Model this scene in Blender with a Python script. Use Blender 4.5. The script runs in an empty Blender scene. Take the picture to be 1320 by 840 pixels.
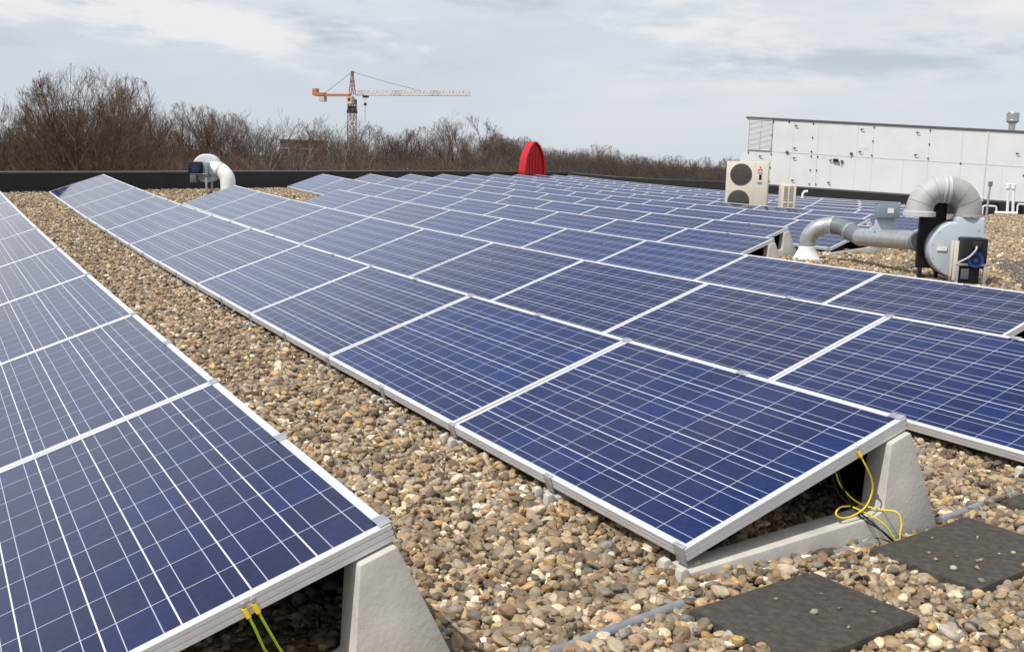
import bpy, bmesh, math, random
import numpy as np
from mathutils import Vector, Matrix

SC = bpy.context.scene
COL = SC.collection
R = math.radians

# ------------------------------------------------------------------ camera
YAW, PITCH, ROLL = -0.5072, -0.1544, -0.0293
CAM = Vector((-2.9448, -2.3900, 0.8392))
FPX = 1374.2 / 1320.0                       # focal length / picture width
MB = (Matrix.Rotation(YAW, 3, 'Z') @ Matrix.Rotation(PITCH, 3, 'X') @ Matrix.Rotation(ROLL, 3, 'Y'))
RIGHT, FWD, UP = MB.col[0].copy(), MB.col[1].copy(), MB.col[2].copy()
cam_d = bpy.data.cameras.new('camera')
cam_d.sensor_fit = 'HORIZONTAL'
cam_d.sensor_width = 36.0
cam_d.lens = 36.0 * FPX
cam_d.clip_start = 0.05
cam_d.clip_end = 9000
cam = bpy.data.objects.new('camera', cam_d)
COL.objects.link(cam)
cm = Matrix.Identity(4)
for i in range(3):
    cm[i][0], cm[i][1], cm[i][2], cm[i][3] = RIGHT[i], UP[i], -FWD[i], CAM[i]
cam.matrix_world = cm
SC.camera = cam

# ------------------------------------------------------------------ sky, sun, exposure
SUN_EL = R(54)
SUN_DIR = Vector((-0.95, -0.14, 0)).normalized() * math.cos(SUN_EL) + Vector((0, 0, math.sin(SUN_EL)))
w = bpy.data.worlds.new('World')
SC.world = w
w.use_nodes = True
nt = w.node_tree
nt.nodes.clear()
N = nt.nodes.new
out = N('ShaderNodeOutputWorld'); bg = N('ShaderNodeBackground')
sky = N('ShaderNodeTexSky'); sky.sky_type = 'NISHITA'; sky.sun_disc = False
sky.sun_elevation = SUN_EL; sky.sun_rotation = math.atan2(SUN_DIR.x, SUN_DIR.y)
sky.altitude = 20; sky.air_density = 1.0; sky.dust_density = 1.5
tc = N('ShaderNodeTexCoord')
mp = N('ShaderNodeMapping'); mp.inputs['Scale'].default_value = (1, 1, 4.0)
nt.links.new(tc.outputs['Generated'], mp.inputs['Vector'])
def sky_noise(scale, detail, rough, loc, dist=0.0):
    m2 = N('ShaderNodeMapping'); m2.inputs['Location'].default_value = loc
    nt.links.new(mp.outputs['Vector'], m2.inputs['Vector'])
    n = N('ShaderNodeTexNoise'); n.inputs['Scale'].default_value = scale
    n.inputs['Detail'].default_value = detail; n.inputs['Roughness'].default_value = rough
    n.inputs['Distortion'].default_value = dist
    nt.links.new(m2.outputs['Vector'], n.inputs['Vector'])
    return n.outputs['Fac']
def ramp(src, a, b, lo=0.0, hi=1.0, interp='SMOOTHSTEP'):
    m = N('ShaderNodeMapRange'); m.interpolation_type = interp
    m.inputs['From Min'].default_value = a; m.inputs['From Max'].default_value = b
    m.inputs['To Min'].default_value = lo; m.inputs['To Max'].default_value = hi
    nt.links.new(src, m.inputs['Value'])
    return m.outputs['Result']
def mixc(fac, a, b):
    m = N('ShaderNodeMix'); m.data_type = 'RGBA'
    if isinstance(fac, float): m.inputs[0].default_value = fac
    else: nt.links.new(fac, m.inputs[0])
    for k, v in ((6, a), (7, b)):
        if isinstance(v, tuple): m.inputs[k].default_value = (*v, 1)
        else: nt.links.new(v, m.inputs[k])
    return m.outputs[2]
def mul(a, b):
    m = N('ShaderNodeMath'); m.operation = 'MULTIPLY'
    nt.links.new(a, m.inputs[0]); nt.links.new(b, m.inputs[1])
    return m.outputs[0]
sep = N('ShaderNodeSeparateXYZ'); nt.links.new(tc.outputs['Generated'], sep.inputs[0])
veil = mixc(0.88, sky.outputs['Color'], (6.4, 7.0, 7.7))
soft = ramp(sky_noise(2.0, 8, 0.56, (3.1, 1.7, 0.4), 0.3), 0.38, 0.62)
puff = ramp(sky_noise(5.5, 10, 0.60, (7.3, 2.2, 1.4), 0.15), 0.48, 0.64)
hi = ramp(sep.outputs['Z'], 0.035, 0.10)
c1 = mixc(mul(soft, ramp(sep.outputs['Z'], 0.0, 0.09, 0.35, 0.95)), veil, (7.35, 7.6, 7.95))
dk = ramp(sky_noise(4.2, 9, 0.58, (1.2, 9.1, 3.3), 0.2), 0.50, 0.64, 0.0, 0.9)
c2 = mixc(mul(dk, hi), c1, (4.95, 5.65, 6.55))
c3 = mixc(mul(puff, hi), c2, (8.05, 8.15, 8.35))
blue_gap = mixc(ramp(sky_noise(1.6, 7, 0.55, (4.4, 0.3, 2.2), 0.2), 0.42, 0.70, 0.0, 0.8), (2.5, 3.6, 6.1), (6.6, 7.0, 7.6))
c3 = mixc(ramp(sep.outputs['Z'], 0.15, 0.27), c3, (7.5, 8.3, 9.5))
c3 = mixc(ramp(sep.outputs['Z'], 0.3, 0.6), c3, (8.2, 8.2, 8.3))
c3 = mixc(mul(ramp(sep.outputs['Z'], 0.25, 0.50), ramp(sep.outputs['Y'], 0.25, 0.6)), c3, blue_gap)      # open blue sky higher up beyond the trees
bg.inputs['Strength'].default_value = 0.103
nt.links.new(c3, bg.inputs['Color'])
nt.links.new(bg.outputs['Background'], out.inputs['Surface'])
sun_d = bpy.data.lights.new('sun', 'SUN')
sun_d.energy = 4.3; sun_d.angle = R(0.6); sun_d.color = (1.0, 0.955, 0.89)
sun = bpy.data.objects.new('sun', sun_d)
COL.objects.link(sun)
sun.rotation_euler = SUN_DIR.to_track_quat('Z', 'Y').to_euler()
SC.view_settings.view_transform = 'Standard'
SC.view_settings.look = 'None'
SC.view_settings.exposure = 0.0
SC.view_settings.gamma = 1.0
SC.view_settings.use_curve_mapping = False
SC.render.engine = 'CYCLES'
SC.cycles.max_bounces = 6
SC.cycles.use_denoising = True

# ------------------------------------------------------------------ helpers
def Zr(x, y):
    """the roof's gentle falls: height of the roof above its level at the origin"""
    x = np.clip(x, -6, 34); y = np.clip(y, -6, 46)
    return 0.01 * (0.1075 * y * y + 0.0776 * x * x - 0.2099 * x * y)
GR = -0.43                                   # gravel level
def ground(x, y): return float(Zr(x, y)) + GR
def at(px, py, depth):
    """a world point seen at photo pixel (px, py), depth metres off"""
    return CAM + depth * (FWD + RIGHT * ((px - 660) / 1374.2) - UP * ((py - 420) / 1374.2))

class Mesh:
    def __init__(s): s.v = []; s.f = []
    def add(s, vs, fs):
        o = len(s.v); s.v += [tuple(p) for p in vs]; s.f += [tuple(i + o for i in f) for f in fs]
    def box(s, lo, hi, M=None):
        x0, y0, z0 = lo; x1, y1, z1 = hi
        vs = [Vector(p) for p in ((x0,y0,z0),(x1,y0,z0),(x1,y1,z0),(x0,y1,z0),(x0,y0,z1),(x1,y0,z1),(x1,y1,z1),(x0,y1,z1))]
        if M is not None: vs = [M @ p for p in vs]
        s.add(vs, [(0,3,2,1),(4,5,6,7),(0,1,5,4),(1,2,6,5),(2,3,7,6),(3,0,4,7)])
    def prism(s, poly, a, b, axis='y', M=None):
        """extrude a 2D polygon (x,z) along y from a to b (or (x,y) along z)"""
        n = len(poly)
        if axis == 'y': vs = [Vector((p[0], a, p[1])) for p in poly] + [Vector((p[0], b, p[1])) for p in poly]
        else: vs = [Vector((p[0], p[1], a)) for p in poly] + [Vector((p[0], p[1], b)) for p in poly]
        if M is not None: vs = [M @ p for p in vs]
        s.add(vs, [tuple(range(n)), tuple(range(2*n-1, n-1, -1))] + [(i, i+n, (i+1) % n + n, (i+1) % n) for i in range(n)])
    def tube(s, pts, rad, sides=12, cap=True, up=None):
        pts = [Vector(p) for p in pts]; n = len(pts)
        if not isinstance(rad, (list, tuple)): rad = [rad] * n
        rings = []; ref = None
        for i in range(n):
            t = (pts[min(i+1, n-1)] - pts[max(i-1, 0)])
            if t.length < 1e-9: t = Vector((0,0,1))
            t.normalize()
            if ref is None:
                ref = Vector((0,0,1)) if abs(t.z) < .9 else Vector((1,0,0))
            a = ref - t * ref.dot(t)
            if a.length < 1e-6: a = t.orthogonal()
            a.normalize(); ref = a; b = t.cross(a)
            rings.append([pts[i] + (a * math.cos(2*math.pi*k/sides) + b * math.sin(2*math.pi*k/sides)) * rad[i] for k in range(sides)])
        vs = [p for r in rings for p in r]; fs = []
        for i in range(n-1):
            for k in range(sides):
                k2 = (k+1) % sides
                fs.append((i*sides+k, i*sides+k2, (i+1)*sides+k2, (i+1)*sides+k))
        if cap:
            fs.append(tuple(range(sides-1, -1, -1))); fs.append(tuple((n-1)*sides+k for k in range(sides)))
        s.add(vs, fs)
    def lathe(s, prof, org=(0,0,0), axis=(0,0,1), sides=24):
        """profile of (radius, height) turned about axis"""
        ax = Vector(axis).normalized(); a = ax.orthogonal().normalized(); b = ax.cross(a); o = Vector(org)
        vs = []; n = len(prof)
        for r, h in prof:
            for k in range(sides):
                t = 2*math.pi*k/sides
                vs.append(o + ax*h + (a*math.cos(t) + b*math.sin(t))*r)
        fs = [(i*sides+k, i*sides+(k+1) % sides, (i+1)*sides+(k+1) % sides, (i+1)*sides+k) for i in range(n-1) for k in range(sides)]
        fs += [tuple(range(sides-1, -1, -1)), tuple((n-1)*sides+k for k in range(sides))]
        s.add(vs, fs)
    def build(s, name, mat, parent=None, bevel=0.0, smooth=False, loc=None, seg=2, angle=35):
        me = bpy.data.meshes.new(name)
        me.from_pydata(s.v, [], s.f)
        me.update()
        bm = bmesh.new(); bm.from_mesh(me)
        bmesh.ops.recalc_face_normals(bm, faces=bm.faces)
        if bevel:
            es = [e for e in bm.edges if len(e.link_faces) == 2 and e.calc_face_angle(0) > R(25)]
            bmesh.ops.bevel(bm, geom=es, offset=bevel, segments=seg, affect='EDGES', profile=.5, clamp_overlap=True)
        if smooth or bevel:
            for f in bm.faces: f.smooth = True
            for e in bm.edges:
                if len(e.link_faces) == 2 and e.calc_face_angle(0) > R(angle): e.smooth = False
        bm.to_mesh(me); bm.free()
        if mat: me.materials.append(mat)
        o = bpy.data.objects.new(name, me); COL.objects.link(o)
        if parent: o.parent = parent
        if loc is not None: o.location = loc
        return o

def empty(name, M=None, loc=None):
    o = bpy.data.objects.new(name, None); COL.objects.link(o)
    o.empty_display_size = .2
    if M is not None: o.matrix_world = M
    if loc is not None: o.location = loc
    return o
def tag(o, label=None, cat=None, group=None, kind=None):
    if label: o['label'] = label
    if cat: o['category'] = cat
    if group: o['group'] = group
    if kind: o['kind'] = kind
    return o
def frame(origin, xdir, ydir=None, zdir=(0,0,1)):
    z = Vector(zdir).normalized(); x = Vector(xdir); x = (x - z*x.dot(z)).normalized(); y = z.cross(x)
    M = Matrix.Identity(4)
    for i in range(3): M[i][0], M[i][1], M[i][2], M[i][3] = x[i], y[i], z[i], origin[i]
    return M
def dup(root):
    c = root.copy(); COL.objects.link(c)
    for ch in list(root.children):
        d = ch.copy(); COL.objects.link(d); d.parent = c
        for g in list(ch.children):
            h = g.copy(); COL.objects.link(h); h.parent = d
    return c

# ------------------------------------------------------------------ materials
def mat(name, col, rough=.6, metal=0.0, noise=0.0, nscale=8.0, bump=0.0, bscale=60.0, spec=.5, col2=None, detail=6, lo=.35, hi=.65, stretch=(1,1,1), coat=0.0):
    m = bpy.data.materials.new(name); m.use_nodes = True
    t = m.node_tree; p = t.nodes['Principled BSDF']
    p.inputs['Base Color'].default_value = (*col, 1)
    p.inputs['Roughness'].default_value = rough; p.inputs['Metallic'].default_value = metal
    p.inputs['Specular IOR Level'].default_value = spec
    p.inputs['Coat Weight'].default_value = coat
    tcn = t.nodes.new('ShaderNodeTexCoord'); mpn = t.nodes.new('ShaderNodeMapping')
    mpn.inputs['Scale'].default_value = stretch
    t.links.new(tcn.outputs['Object'], mpn.inputs['Vector'])
    if noise or col2:
        n = t.nodes.new('ShaderNodeTexNoise'); n.inputs['Scale'].default_value = nscale; n.inputs['Detail'].default_value = detail
        n.inputs['Roughness'].default_value = .6
        t.links.new(mpn.outputs['Vector'], n.inputs['Vector'])
        mr = t.nodes.new('ShaderNodeMapRange'); mr.inputs['From Min'].default_value = lo; mr.inputs['From Max'].default_value = hi
        t.links.new(n.outputs['Fac'], mr.inputs['Value'])
        mx = t.nodes.new('ShaderNodeMix'); mx.data_type = 'RGBA'
        c2 = col2 if col2 else tuple(c*(1-noise) for c in col)
        mx.inputs[6].default_value = (*col, 1); mx.inputs[7].default_value = (*c2, 1)
        t.links.new(mr.outputs['Result'], mx.inputs[0]); t.links.new(mx.outputs[2], p.inputs['Base Color'])
    if bump:
        n2 = t.nodes.new('ShaderNodeTexNoise'); n2.inputs['Scale'].default_value = bscale; n2.inputs['Detail'].default_value = 5
        t.links.new(mpn.outputs['Vector'], n2.inputs['Vector'])
        b = t.nodes.new('ShaderNodeBump'); b.inputs['Strength'].default_value = bump; b.inputs['Distance'].default_value = .01
        t.links.new(n2.outputs['Fac'], b.inputs['Height']); t.links.new(b.outputs['Normal'], p.inputs['Normal'])
    return m

M_ALU = mat('anodised_aluminium', (.70,.71,.73), .42, .35, noise=.12, nscale=5, stretch=(1,.2,1))
M_CONC = mat('cast_concrete', (.52,.50,.46), .9, noise=.34, nscale=7, bump=.16, bscale=70, lo=.3, hi=.75)
M_STEEL = mat('galvanised_steel', (.55,.56,.57), .45, .7, noise=.25, nscale=30)
M_RUBBER = mat('recycled_rubber', (.058,.052,.044), .95, bump=1.0, bscale=300, col2=(.125,.108,.088), nscale=34, lo=.42, hi=.80, detail=9)
M_HOSE = mat('grey_conduit', (.22,.235,.26), .5, noise=.25, nscale=20)
M_BITUMEN = mat('black_roofing', (.012,.012,.013), .75, noise=.35, nscale=3, bump=.3, bscale=30)
M_CAP = mat('parapet_trim', (.075,.075,.078), .6, noise=.4, nscale=2)
M_WHITE = mat('white_coated_sheet', (.70,.71,.72), .45, noise=.12, nscale=1.3, lo=.3, hi=.8)
M_DKGREY = mat('dark_grey_trim', (.10,.105,.115), .5)
M_SEAM = mat('grey_joint', (.50,.51,.52), .7)
M_BLACK = mat('black_plastic', (.012,.012,.014), .5, spec=.25)
M_BLKM = mat('black_painted_steel', (.018,.018,.02), .5)
M_LOUVRE = mat('grey_louvre', (.60,.61,.62), .5)
M_BEIGE = mat('ivory_painted_steel', (.62,.57,.48), .5, noise=.07, nscale=3)
M_GRILLE = mat('dark_fan_grille', (.06,.052,.045), .6)
M_BENDL = mat('pale_weathered_duct', (.44,.44,.435), .55, noise=.22, nscale=6, lo=.3, hi=.75)
M_SVOL = mat('pale_blue_grey_casing', (.56,.60,.64), .45, noise=.1, nscale=5)
M_BLUED = mat('dark_blue_cowl', (.006,.018,.09), .55)
M_ACGR = mat('brown_grey_grille', (.20,.175,.15), .6)
M_GREYPVC = mat('grey_plastic_duct', (.34,.335,.325), .48, noise=.16, nscale=7, lo=.3, hi=.8)
M_LTPVC = mat('pale_grey_duct', (.52,.53,.54), .5, noise=.14, nscale=9)
M_DKPVC = mat('dark_grey_duct', (.15,.165,.18), .45, noise=.15, nscale=9)
M_VOLUTE = mat('blue_grey_casing', (.46,.52,.58), .42, noise=.1, nscale=5)
M_BLUE = mat('blue_fan_cowl', (.008,.035,.20), .5)
M_BOXGREY = mat('grey_switch_box', (.19,.25,.29), .45)
M_PAPER = mat('white_sticker', (.75,.75,.74), .6)
M_GALVTR = mat('zinc_duct', (.50,.51,.52), .38, .55, noise=.2, nscale=12)
M_WHITEP = mat('white_plastic', (.72,.73,.73), .4)
M_YELLOW = mat('yellow_insulation', (.75,.56,.02), .4)
M_GREEN = mat('green_stripe', (.18,.48,.03), .4)
M_RED = mat('red_glossfibre', (.50,.009,.012), .45, noise=.1, nscale=3)
M_REDEMB = mat('red_emblem', (.65,.03,.03), .5)
M_BLUELBL = mat('blue_label', (.12,.22,.5), .5)
M_STAIN = mat('stainless_flue', (.55,.55,.54), .3, .85, noise=.15, nscale=10)
M_CRORANGE = mat('orange_crane_paint', (.40,.15,.06), .55)
M_CRRED = mat('faded_red_crane_paint', (.28,.12,.09), .6)
M_CRWHITE = mat('pale_crane_paint', (.60,.43,.33), .6)
M_CABLE = mat('dark_wire_rope', (.16,.15,.15), .6)
M_BARK = mat('winter_bark', (.072,.050,.037), .9)
M_TWIG = mat('bare_twigs', (.150,.086,.058), .9, col2=(.092,.056,.040), nscale=.7, lo=.4, hi=.6)
M_TWIGG = mat('grey_brown_twigs', (.17,.135,.11), .9, col2=(.11,.085,.068), nscale=.7, lo=.4, hi=.6)
M_SHRUB = mat('undergrowth_twigs', (.130,.064,.042), .95, col2=(.062,.040,.030), nscale=.12, lo=.38, hi=.62)
M_WOODFAR = mat('far_twigs', (.070,.050,.042), .95, col2=(.045,.036,.03), nscale=.08, lo=.4, hi=.6)
M_BRICK = mat('brown_brick', (.19,.085,.058), .9, noise=.3, nscale=2)
M_PANE = mat('window_pane', (.03,.04,.05), .1)
M_GRASS = mat('winter_field', (.065,.06,.035), .95, col2=(.045,.05,.025), nscale=.02)
M_WALLB = mat('building_wall', (.25,.22,.19), .9, noise=.2, nscale=2)
M_MOSS = mat('weathered_paver', (.105,.095,.082), .95, noise=.45, nscale=10, bump=.5, bscale=90)

# ---- photovoltaic glass: cells, bus bars, string gaps in one procedural sheet
def pv_material():
    m = bpy.data.materials.new('photovoltaic_cells'); m.use_nodes = True
    t = m.node_tree; p = t.nodes['Principled BSDF']; L = t.links.new; n = t.nodes.new
    def math_(op, a, b=None, c=None):
        k = n('ShaderNodeMath'); k.operation = op
        for i, v in enumerate((a, b, c)):
            if v is None: continue
            if isinstance(v, (int, float)): k.inputs[i].default_value = v
            else: L(v, k.inputs[i])
        return k.outputs[0]
    def rng(v, a, b, lo=0., hi=1.):
        k = n('ShaderNodeMapRange'); k.inputs['From Min'].default_value = a; k.inputs['From Max'].default_value = b
        k.inputs['To Min'].default_value = lo; k.inputs['To Max'].default_value = hi; L(v, k.inputs['Value']); return k.outputs['Result']
    def mix(f, a, b):
        k = n('ShaderNodeMix'); k.data_type = 'RGBA'
        if isinstance(f, float): k.inputs[0].default_value = f
        else: L(f, k.inputs[0])
        for i, v in ((6, a), (7, b)):
            if isinstance(v, tuple): k.inputs[i].default_value = (*v, 1)
            else: L(v, k.inputs[i])
        return k.outputs[2]
    uv = n('ShaderNodeUVMap'); uv.uv_map = 'cells'
    sp = n('ShaderNodeSeparateXYZ'); L(uv.outputs['UV'], sp.inputs[0])
    U, V = sp.outputs['X'], sp.outputs['Y']                 # U: 0..10 along the row, V: 0..6 up the slope
    fu = math_('FRACT', U); fv = math_('FRACT', V)
    du = math_('ABSOLUTE', math_('SUBTRACT', math_('FRACT', math_('ADD', fu, .5)), .5))   # distance to cell edge along u
    dv = math_('ABSOLUTE', math_('SUBTRACT', math_('FRACT', math_('ADD', fv, .5)), .5))
    gap_u = rng(du, .006, .013, 1., 0.)                     # thin joints between cells of a string
    gap_v = rng(dv, .007, .015, 1., 0.)                     # wider gaps between strings
    b1 = math_('ABSOLUTE', math_('SUBTRACT', fv, .25)); b2 = math_('ABSOLUTE', math_('SUBTRACT', fv, .75))
    bus = rng(math_('MINIMUM', b1, b2), .004, .010, 1., 0.)
    oi = n('ShaderNodeObjectInfo')
    cell = n('ShaderNodeCombineXYZ'); L(math_('FLOOR', U), cell.inputs[0]); L(math_('FLOOR', V), cell.inputs[1])
    L(math_('MULTIPLY', oi.outputs['Random'], 97.0), cell.inputs[2])
    wn = n('ShaderNodeTexWhiteNoise'); wn.noise_dimensions = '3D'; L(cell.outputs[0], wn.inputs['Vector'])
    sw = n('ShaderNodeSeparateColor'); L(wn.outputs['Color'], sw.inputs[0])
    gv = n('ShaderNodeCombineXYZ'); L(math_('MULTIPLY', U, 1.0), gv.inputs[0]); L(math_('MULTIPLY', V, 1.0), gv.inputs[1]); L(math_('MULTIPLY', wn.outputs['Value'], 50.0), gv.inputs[2])
    vo = n('ShaderNodeTexVoronoi'); vo.inputs['Scale'].default_value = 9.0; L(gv.outputs[0], vo.inputs['Vector'])
    svo = n('ShaderNodeSeparateColor'); L(vo.outputs['Color'], svo.inputs[0])
    # silicon blue: hue drifts from violet-brown to clear blue per cell and per panel
    pan = math_('MULTIPLY', math_('SUBTRACT', oi.outputs['Random'], .5), .75)
    k1 = math_('ADD', math_('MULTIPLY', math_('SUBTRACT', sw.outputs[0], .5), .55), math_('ADD', pan, .5))
    blue = mix(rng(k1, .05, 1.0), (.0095, .0105, .050), (.0055, .0165, .086))
    br = math_('ADD', rng(svo.outputs[0], 0, 1, .80, 1.22), math_('MULTIPLY', math_('SUBTRACT', sw.outputs[1], .5), .22))
    vm = n('ShaderNodeVectorMath'); vm.operation = 'SCALE'; L(blue, vm.inputs[0]); L(br, vm.inputs['Scale'])
    c = mix(math_('MULTIPLY', gap_u, .85), vm.outputs[0], (.40, .44, .54))
    c = mix(math_('MULTIPLY', bus, .85), c, (.46, .50, .60))
    c = mix(math_('MULTIPLY', gap_v, .95), c, (.70, .74, .80))
    # thin dust film, thicker in patches
    tcd = n('ShaderNodeTexCoord'); nd = n('ShaderNodeTexNoise'); nd.inputs['Scale'].default_value = 3.0; nd.inputs['Detail'].default_value = 6
    L(tcd.outputs['Object'], nd.inputs['Vector'])
    c = mix(rng(nd.outputs['Fac'], .35, .75, .004, .022), c, (.30, .29, .28))
    # a few pale droppings and water marks, different on every panel
    mo = n('ShaderNodeVectorMath'); mo.operation = 'ADD'; L(tcd.outputs['Object'], mo.inputs[0])
    ro = n('ShaderNodeCombineXYZ'); L(math_('MULTIPLY', oi.outputs['Random'], 31.7), ro.inputs[0]); L(math_('MULTIPLY', oi.outputs['Random'], 77.1), ro.inputs[1]); L(ro.outputs[0], mo.inputs[1])
    wob = n('ShaderNodeTexNoise'); wob.inputs['Scale'].default_value = 55; L(mo.outputs[0], wob.inputs['Vector'])
    vd = n('ShaderNodeTexVoronoi'); vd.inputs['Scale'].default_value = 4.2; L(mo.outputs[0], vd.inputs['Vector'])
    sd = n('ShaderNodeSeparateColor'); L(vd.outputs['Color'], sd.inputs[0])
    spot = math_('MULTIPLY', rng(math_('ADD', vd.outputs['Distance'], math_('MULTIPLY', wob.outputs['Fac'], .09)), .075, .085, 1., 0.), math_('GREATER_THAN', sd.outputs[0], .86))
    c = mix(math_('MULTIPLY', spot, .55), c, (.42, .41, .38))
    L(c, p.inputs['Base Color'])
    p.inputs['Roughness'].default_value = .5
    p.inputs['Specular IOR Level'].default_value = .0
    p.inputs['Coat Weight'].default_value = 1.0
    p.inputs['Coat IOR'].default_value = 1.42
    p.inputs['Sheen Weight'].default_value = .20
    p.inputs['Sheen Roughness'].default_value = .15
    p.inputs['Sheen Tint'].default_value = (.80, .83, 1.0, 1)
    L(rng(nd.outputs['Fac'], .3, .7, .05, .10), p.inputs['Coat Roughness'])
    return m
M_PV = pv_material()

# ---- loose river gravel (colour carried by each stone)
def pebble_material():
    m = bpy.data.materials.new('river_pebbles'); m.use_nodes = True
    t = m.node_tree; p = t.nodes['Principled BSDF']; L = t.links.new
    a = t.nodes.new('ShaderNodeAttribute'); a.attribute_type = 'INSTANCER'; a.attribute_name = 'stone'
    tc_ = t.nodes.new('ShaderNodeTexCoord')
    nz = t.nodes.new('ShaderNodeTexNoise'); nz.inputs['Scale'].default_value = 1.6; nz.inputs['Detail'].default_value = 6; nz.inputs['Roughness'].default_value = .65
    L(tc_.outputs['Object'], nz.inputs['Vector'])
    mr = t.nodes.new('ShaderNodeMapRange'); mr.inputs['From Min'].default_value = .3; mr.inputs['From Max'].default_value = .7
    mr.inputs['To Min'].default_value = .68; mr.inputs['To Max'].default_value = 1.18
    L(nz.outputs['Fac'], mr.inputs['Value'])
    vm = t.nodes.new('ShaderNodeVectorMath'); vm.operation = 'SCALE'
    L(a.outputs['Color'], vm.inputs[0]); L(mr.outputs['Result'], vm.inputs['Scale']); L(vm.outputs[0], p.inputs['Base Color'])
    p.inputs['Roughness'].default_value = .62; p.inputs['Specular IOR Level'].default_value = .35
    return m
M_PEB = pebble_material()
def bed_material():
    m = bpy.data.materials.new('gravel_bed'); m.use_nodes = True
    t = m.node_tree; p = t.nodes['Principled BSDF']; L = t.links.new
    tc_ = t.nodes.new('ShaderNodeTexCoord')
    vo = t.nodes.new('ShaderNodeTexVoronoi'); vo.inputs['Scale'].default_value = 30; L(tc_.outputs['Object'], vo.inputs['Vector'])
    cr = t.nodes.new('ShaderNodeValToRGB'); sp = t.nodes.new('ShaderNodeSeparateColor')
    L(vo.outputs['Color'], sp.inputs[0]); L(sp.outputs[0], cr.inputs['Fac'])
    cr.color_ramp.interpolation = 'CONSTANT'
    for i, (pos, c) in enumerate(((0,(.12,.09,.055)),(.2,(.22,.165,.10)),(.42,(.17,.14,.105)),(.6,(.28,.22,.145)),(.78,(.08,.065,.05)),(.9,(.38,.31,.22)))):
        el = cr.color_ramp.elements[i] if i < 2 else cr.color_ramp.elements.new(pos)
        el.position = pos; el.color = (*c, 1)
    L(cr.outputs['Color'], p.inputs['Base Color']); p.inputs['Roughness'].default_value = .8
    b = t.nodes.new('ShaderNodeBump'); b.inputs['Distance'].default_value = .03; b.inputs['Strength'].default_value = 1; b.invert = True
    L(vo.outputs['Distance'], b.inputs['Height']); L(b.outputs['Normal'], p.inputs['Normal'])
    return m
M_BED = bed_material()

# ------------------------------------------------------------------ the setting
def par_y(x): return 20.1 + .93 * x          # line of the far parapet
def terrain():
    m = Mesh()
    m.add([(-4000,-4000,-10.6),(4000,-4000,-10.6),(4000,6000,-10.6),(-4000,6000,-10.6)], [(0,1,2,3)])
    tag(m.build('ground', M_GRASS), kind='structure')
terrain()

def roof_sheet():
    xs = np.concatenate([np.arange(-14, 26.01, 1.0), np.arange(27, 46, 2.0)]); m = Mesh(); nx = len(xs); J = 34
    for x in xs:
        top = par_y(x) + .1 if x <= 26 else 46.0 - (x-26)*.2
        for j in range(J):
            y = -12 + (top + 12) * j / (J-1)
            m.v.append((x, y, ground(x, y) - .028))
    for i in range(nx-1):
        for j in range(J-1):
            a = i*J + j; m.f.append((a, a+J, a+J+1, a+1))
    tag(m.build('roof', M_BED, smooth=True), kind='structure')
roof_sheet()

def building_body():
    m = Mesh()
    poly = [(-14, par_y(-14)+.4), (-14,-12), (45,-12), (45,42), (26.3, 44.6)]
    m.prism(poly, -10.6, -1.35, axis='z')
    tag(m.build('office_building', M_WALLB), 'flat roofed building that carries the gravel roof and all its panels', 'building')
building_body()

def wall_run(name, pts, heights, thick, label, drop=1.2):
    """low black upstand along pts, following the roof, with a pale trim on its top edge"""
    body, cap = Mesh(), Mesh()
    for i in range(len(pts)-1):
        a, b = Vector((*pts[i], 0)), Vector((*pts[i+1], 0))
        d = (b-a).normalized(); n = Vector((-d.y, d.x, 0)) * thick
        za, zb = ground(*pts[i]), ground(*pts[i+1]); ha, hb = heights[i], heights[i+1]
        for (mm, lo, hi_, off) in ((body, -drop, -.03, 0), (cap, -.03, 0, .012)):
            p = [a - n.normalized()*off, b - n.normalized()*off, b + n + n.normalized()*off, a + n + n.normalized()*off]
            tops = (ha, hb, hb, ha); zs = (za, zb, zb, za)
            vs = [Vector((q.x, q.y, zs[k] + ((tops[k] + lo) if mm is cap else -.5))) for k, q in enumerate(p)] + \
                 [Vector((q.x, q.y, zs[k] + tops[k] + hi_)) for k, q in enumerate(p)]
            mm.add(vs, [(0,3,2,1),(4,5,6,7),(0,1,5,4),(1,2,6,5),(2,3,7,6),(3,0,4,7)])
    root = empty(name, loc=(0,0,0))
    body.build('upstand', M_BITUMEN, root); cap.build('trim', M_CAP, root)
    tag(root, label, 'parapet')
xs_ = [-14, -8, -3, 1, 5, 10, 15, 20, 26]
wall_run('parapet', [(x, par_y(x)) for x in xs_], [.36 + max(x, 0)*.006 for x in xs_], .42, 'black roof parapet behind the far ends of the panel rows, below the trees')
ys_ = [44.2, 40, 36, 33, 30.4]
wall_run('parapet', [(26.0, y) for y in ys_], [.50, .56, .66, .74, .80], .35, 'black parapet behind the rearmost panel row, ending at the white air handling unit')

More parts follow.
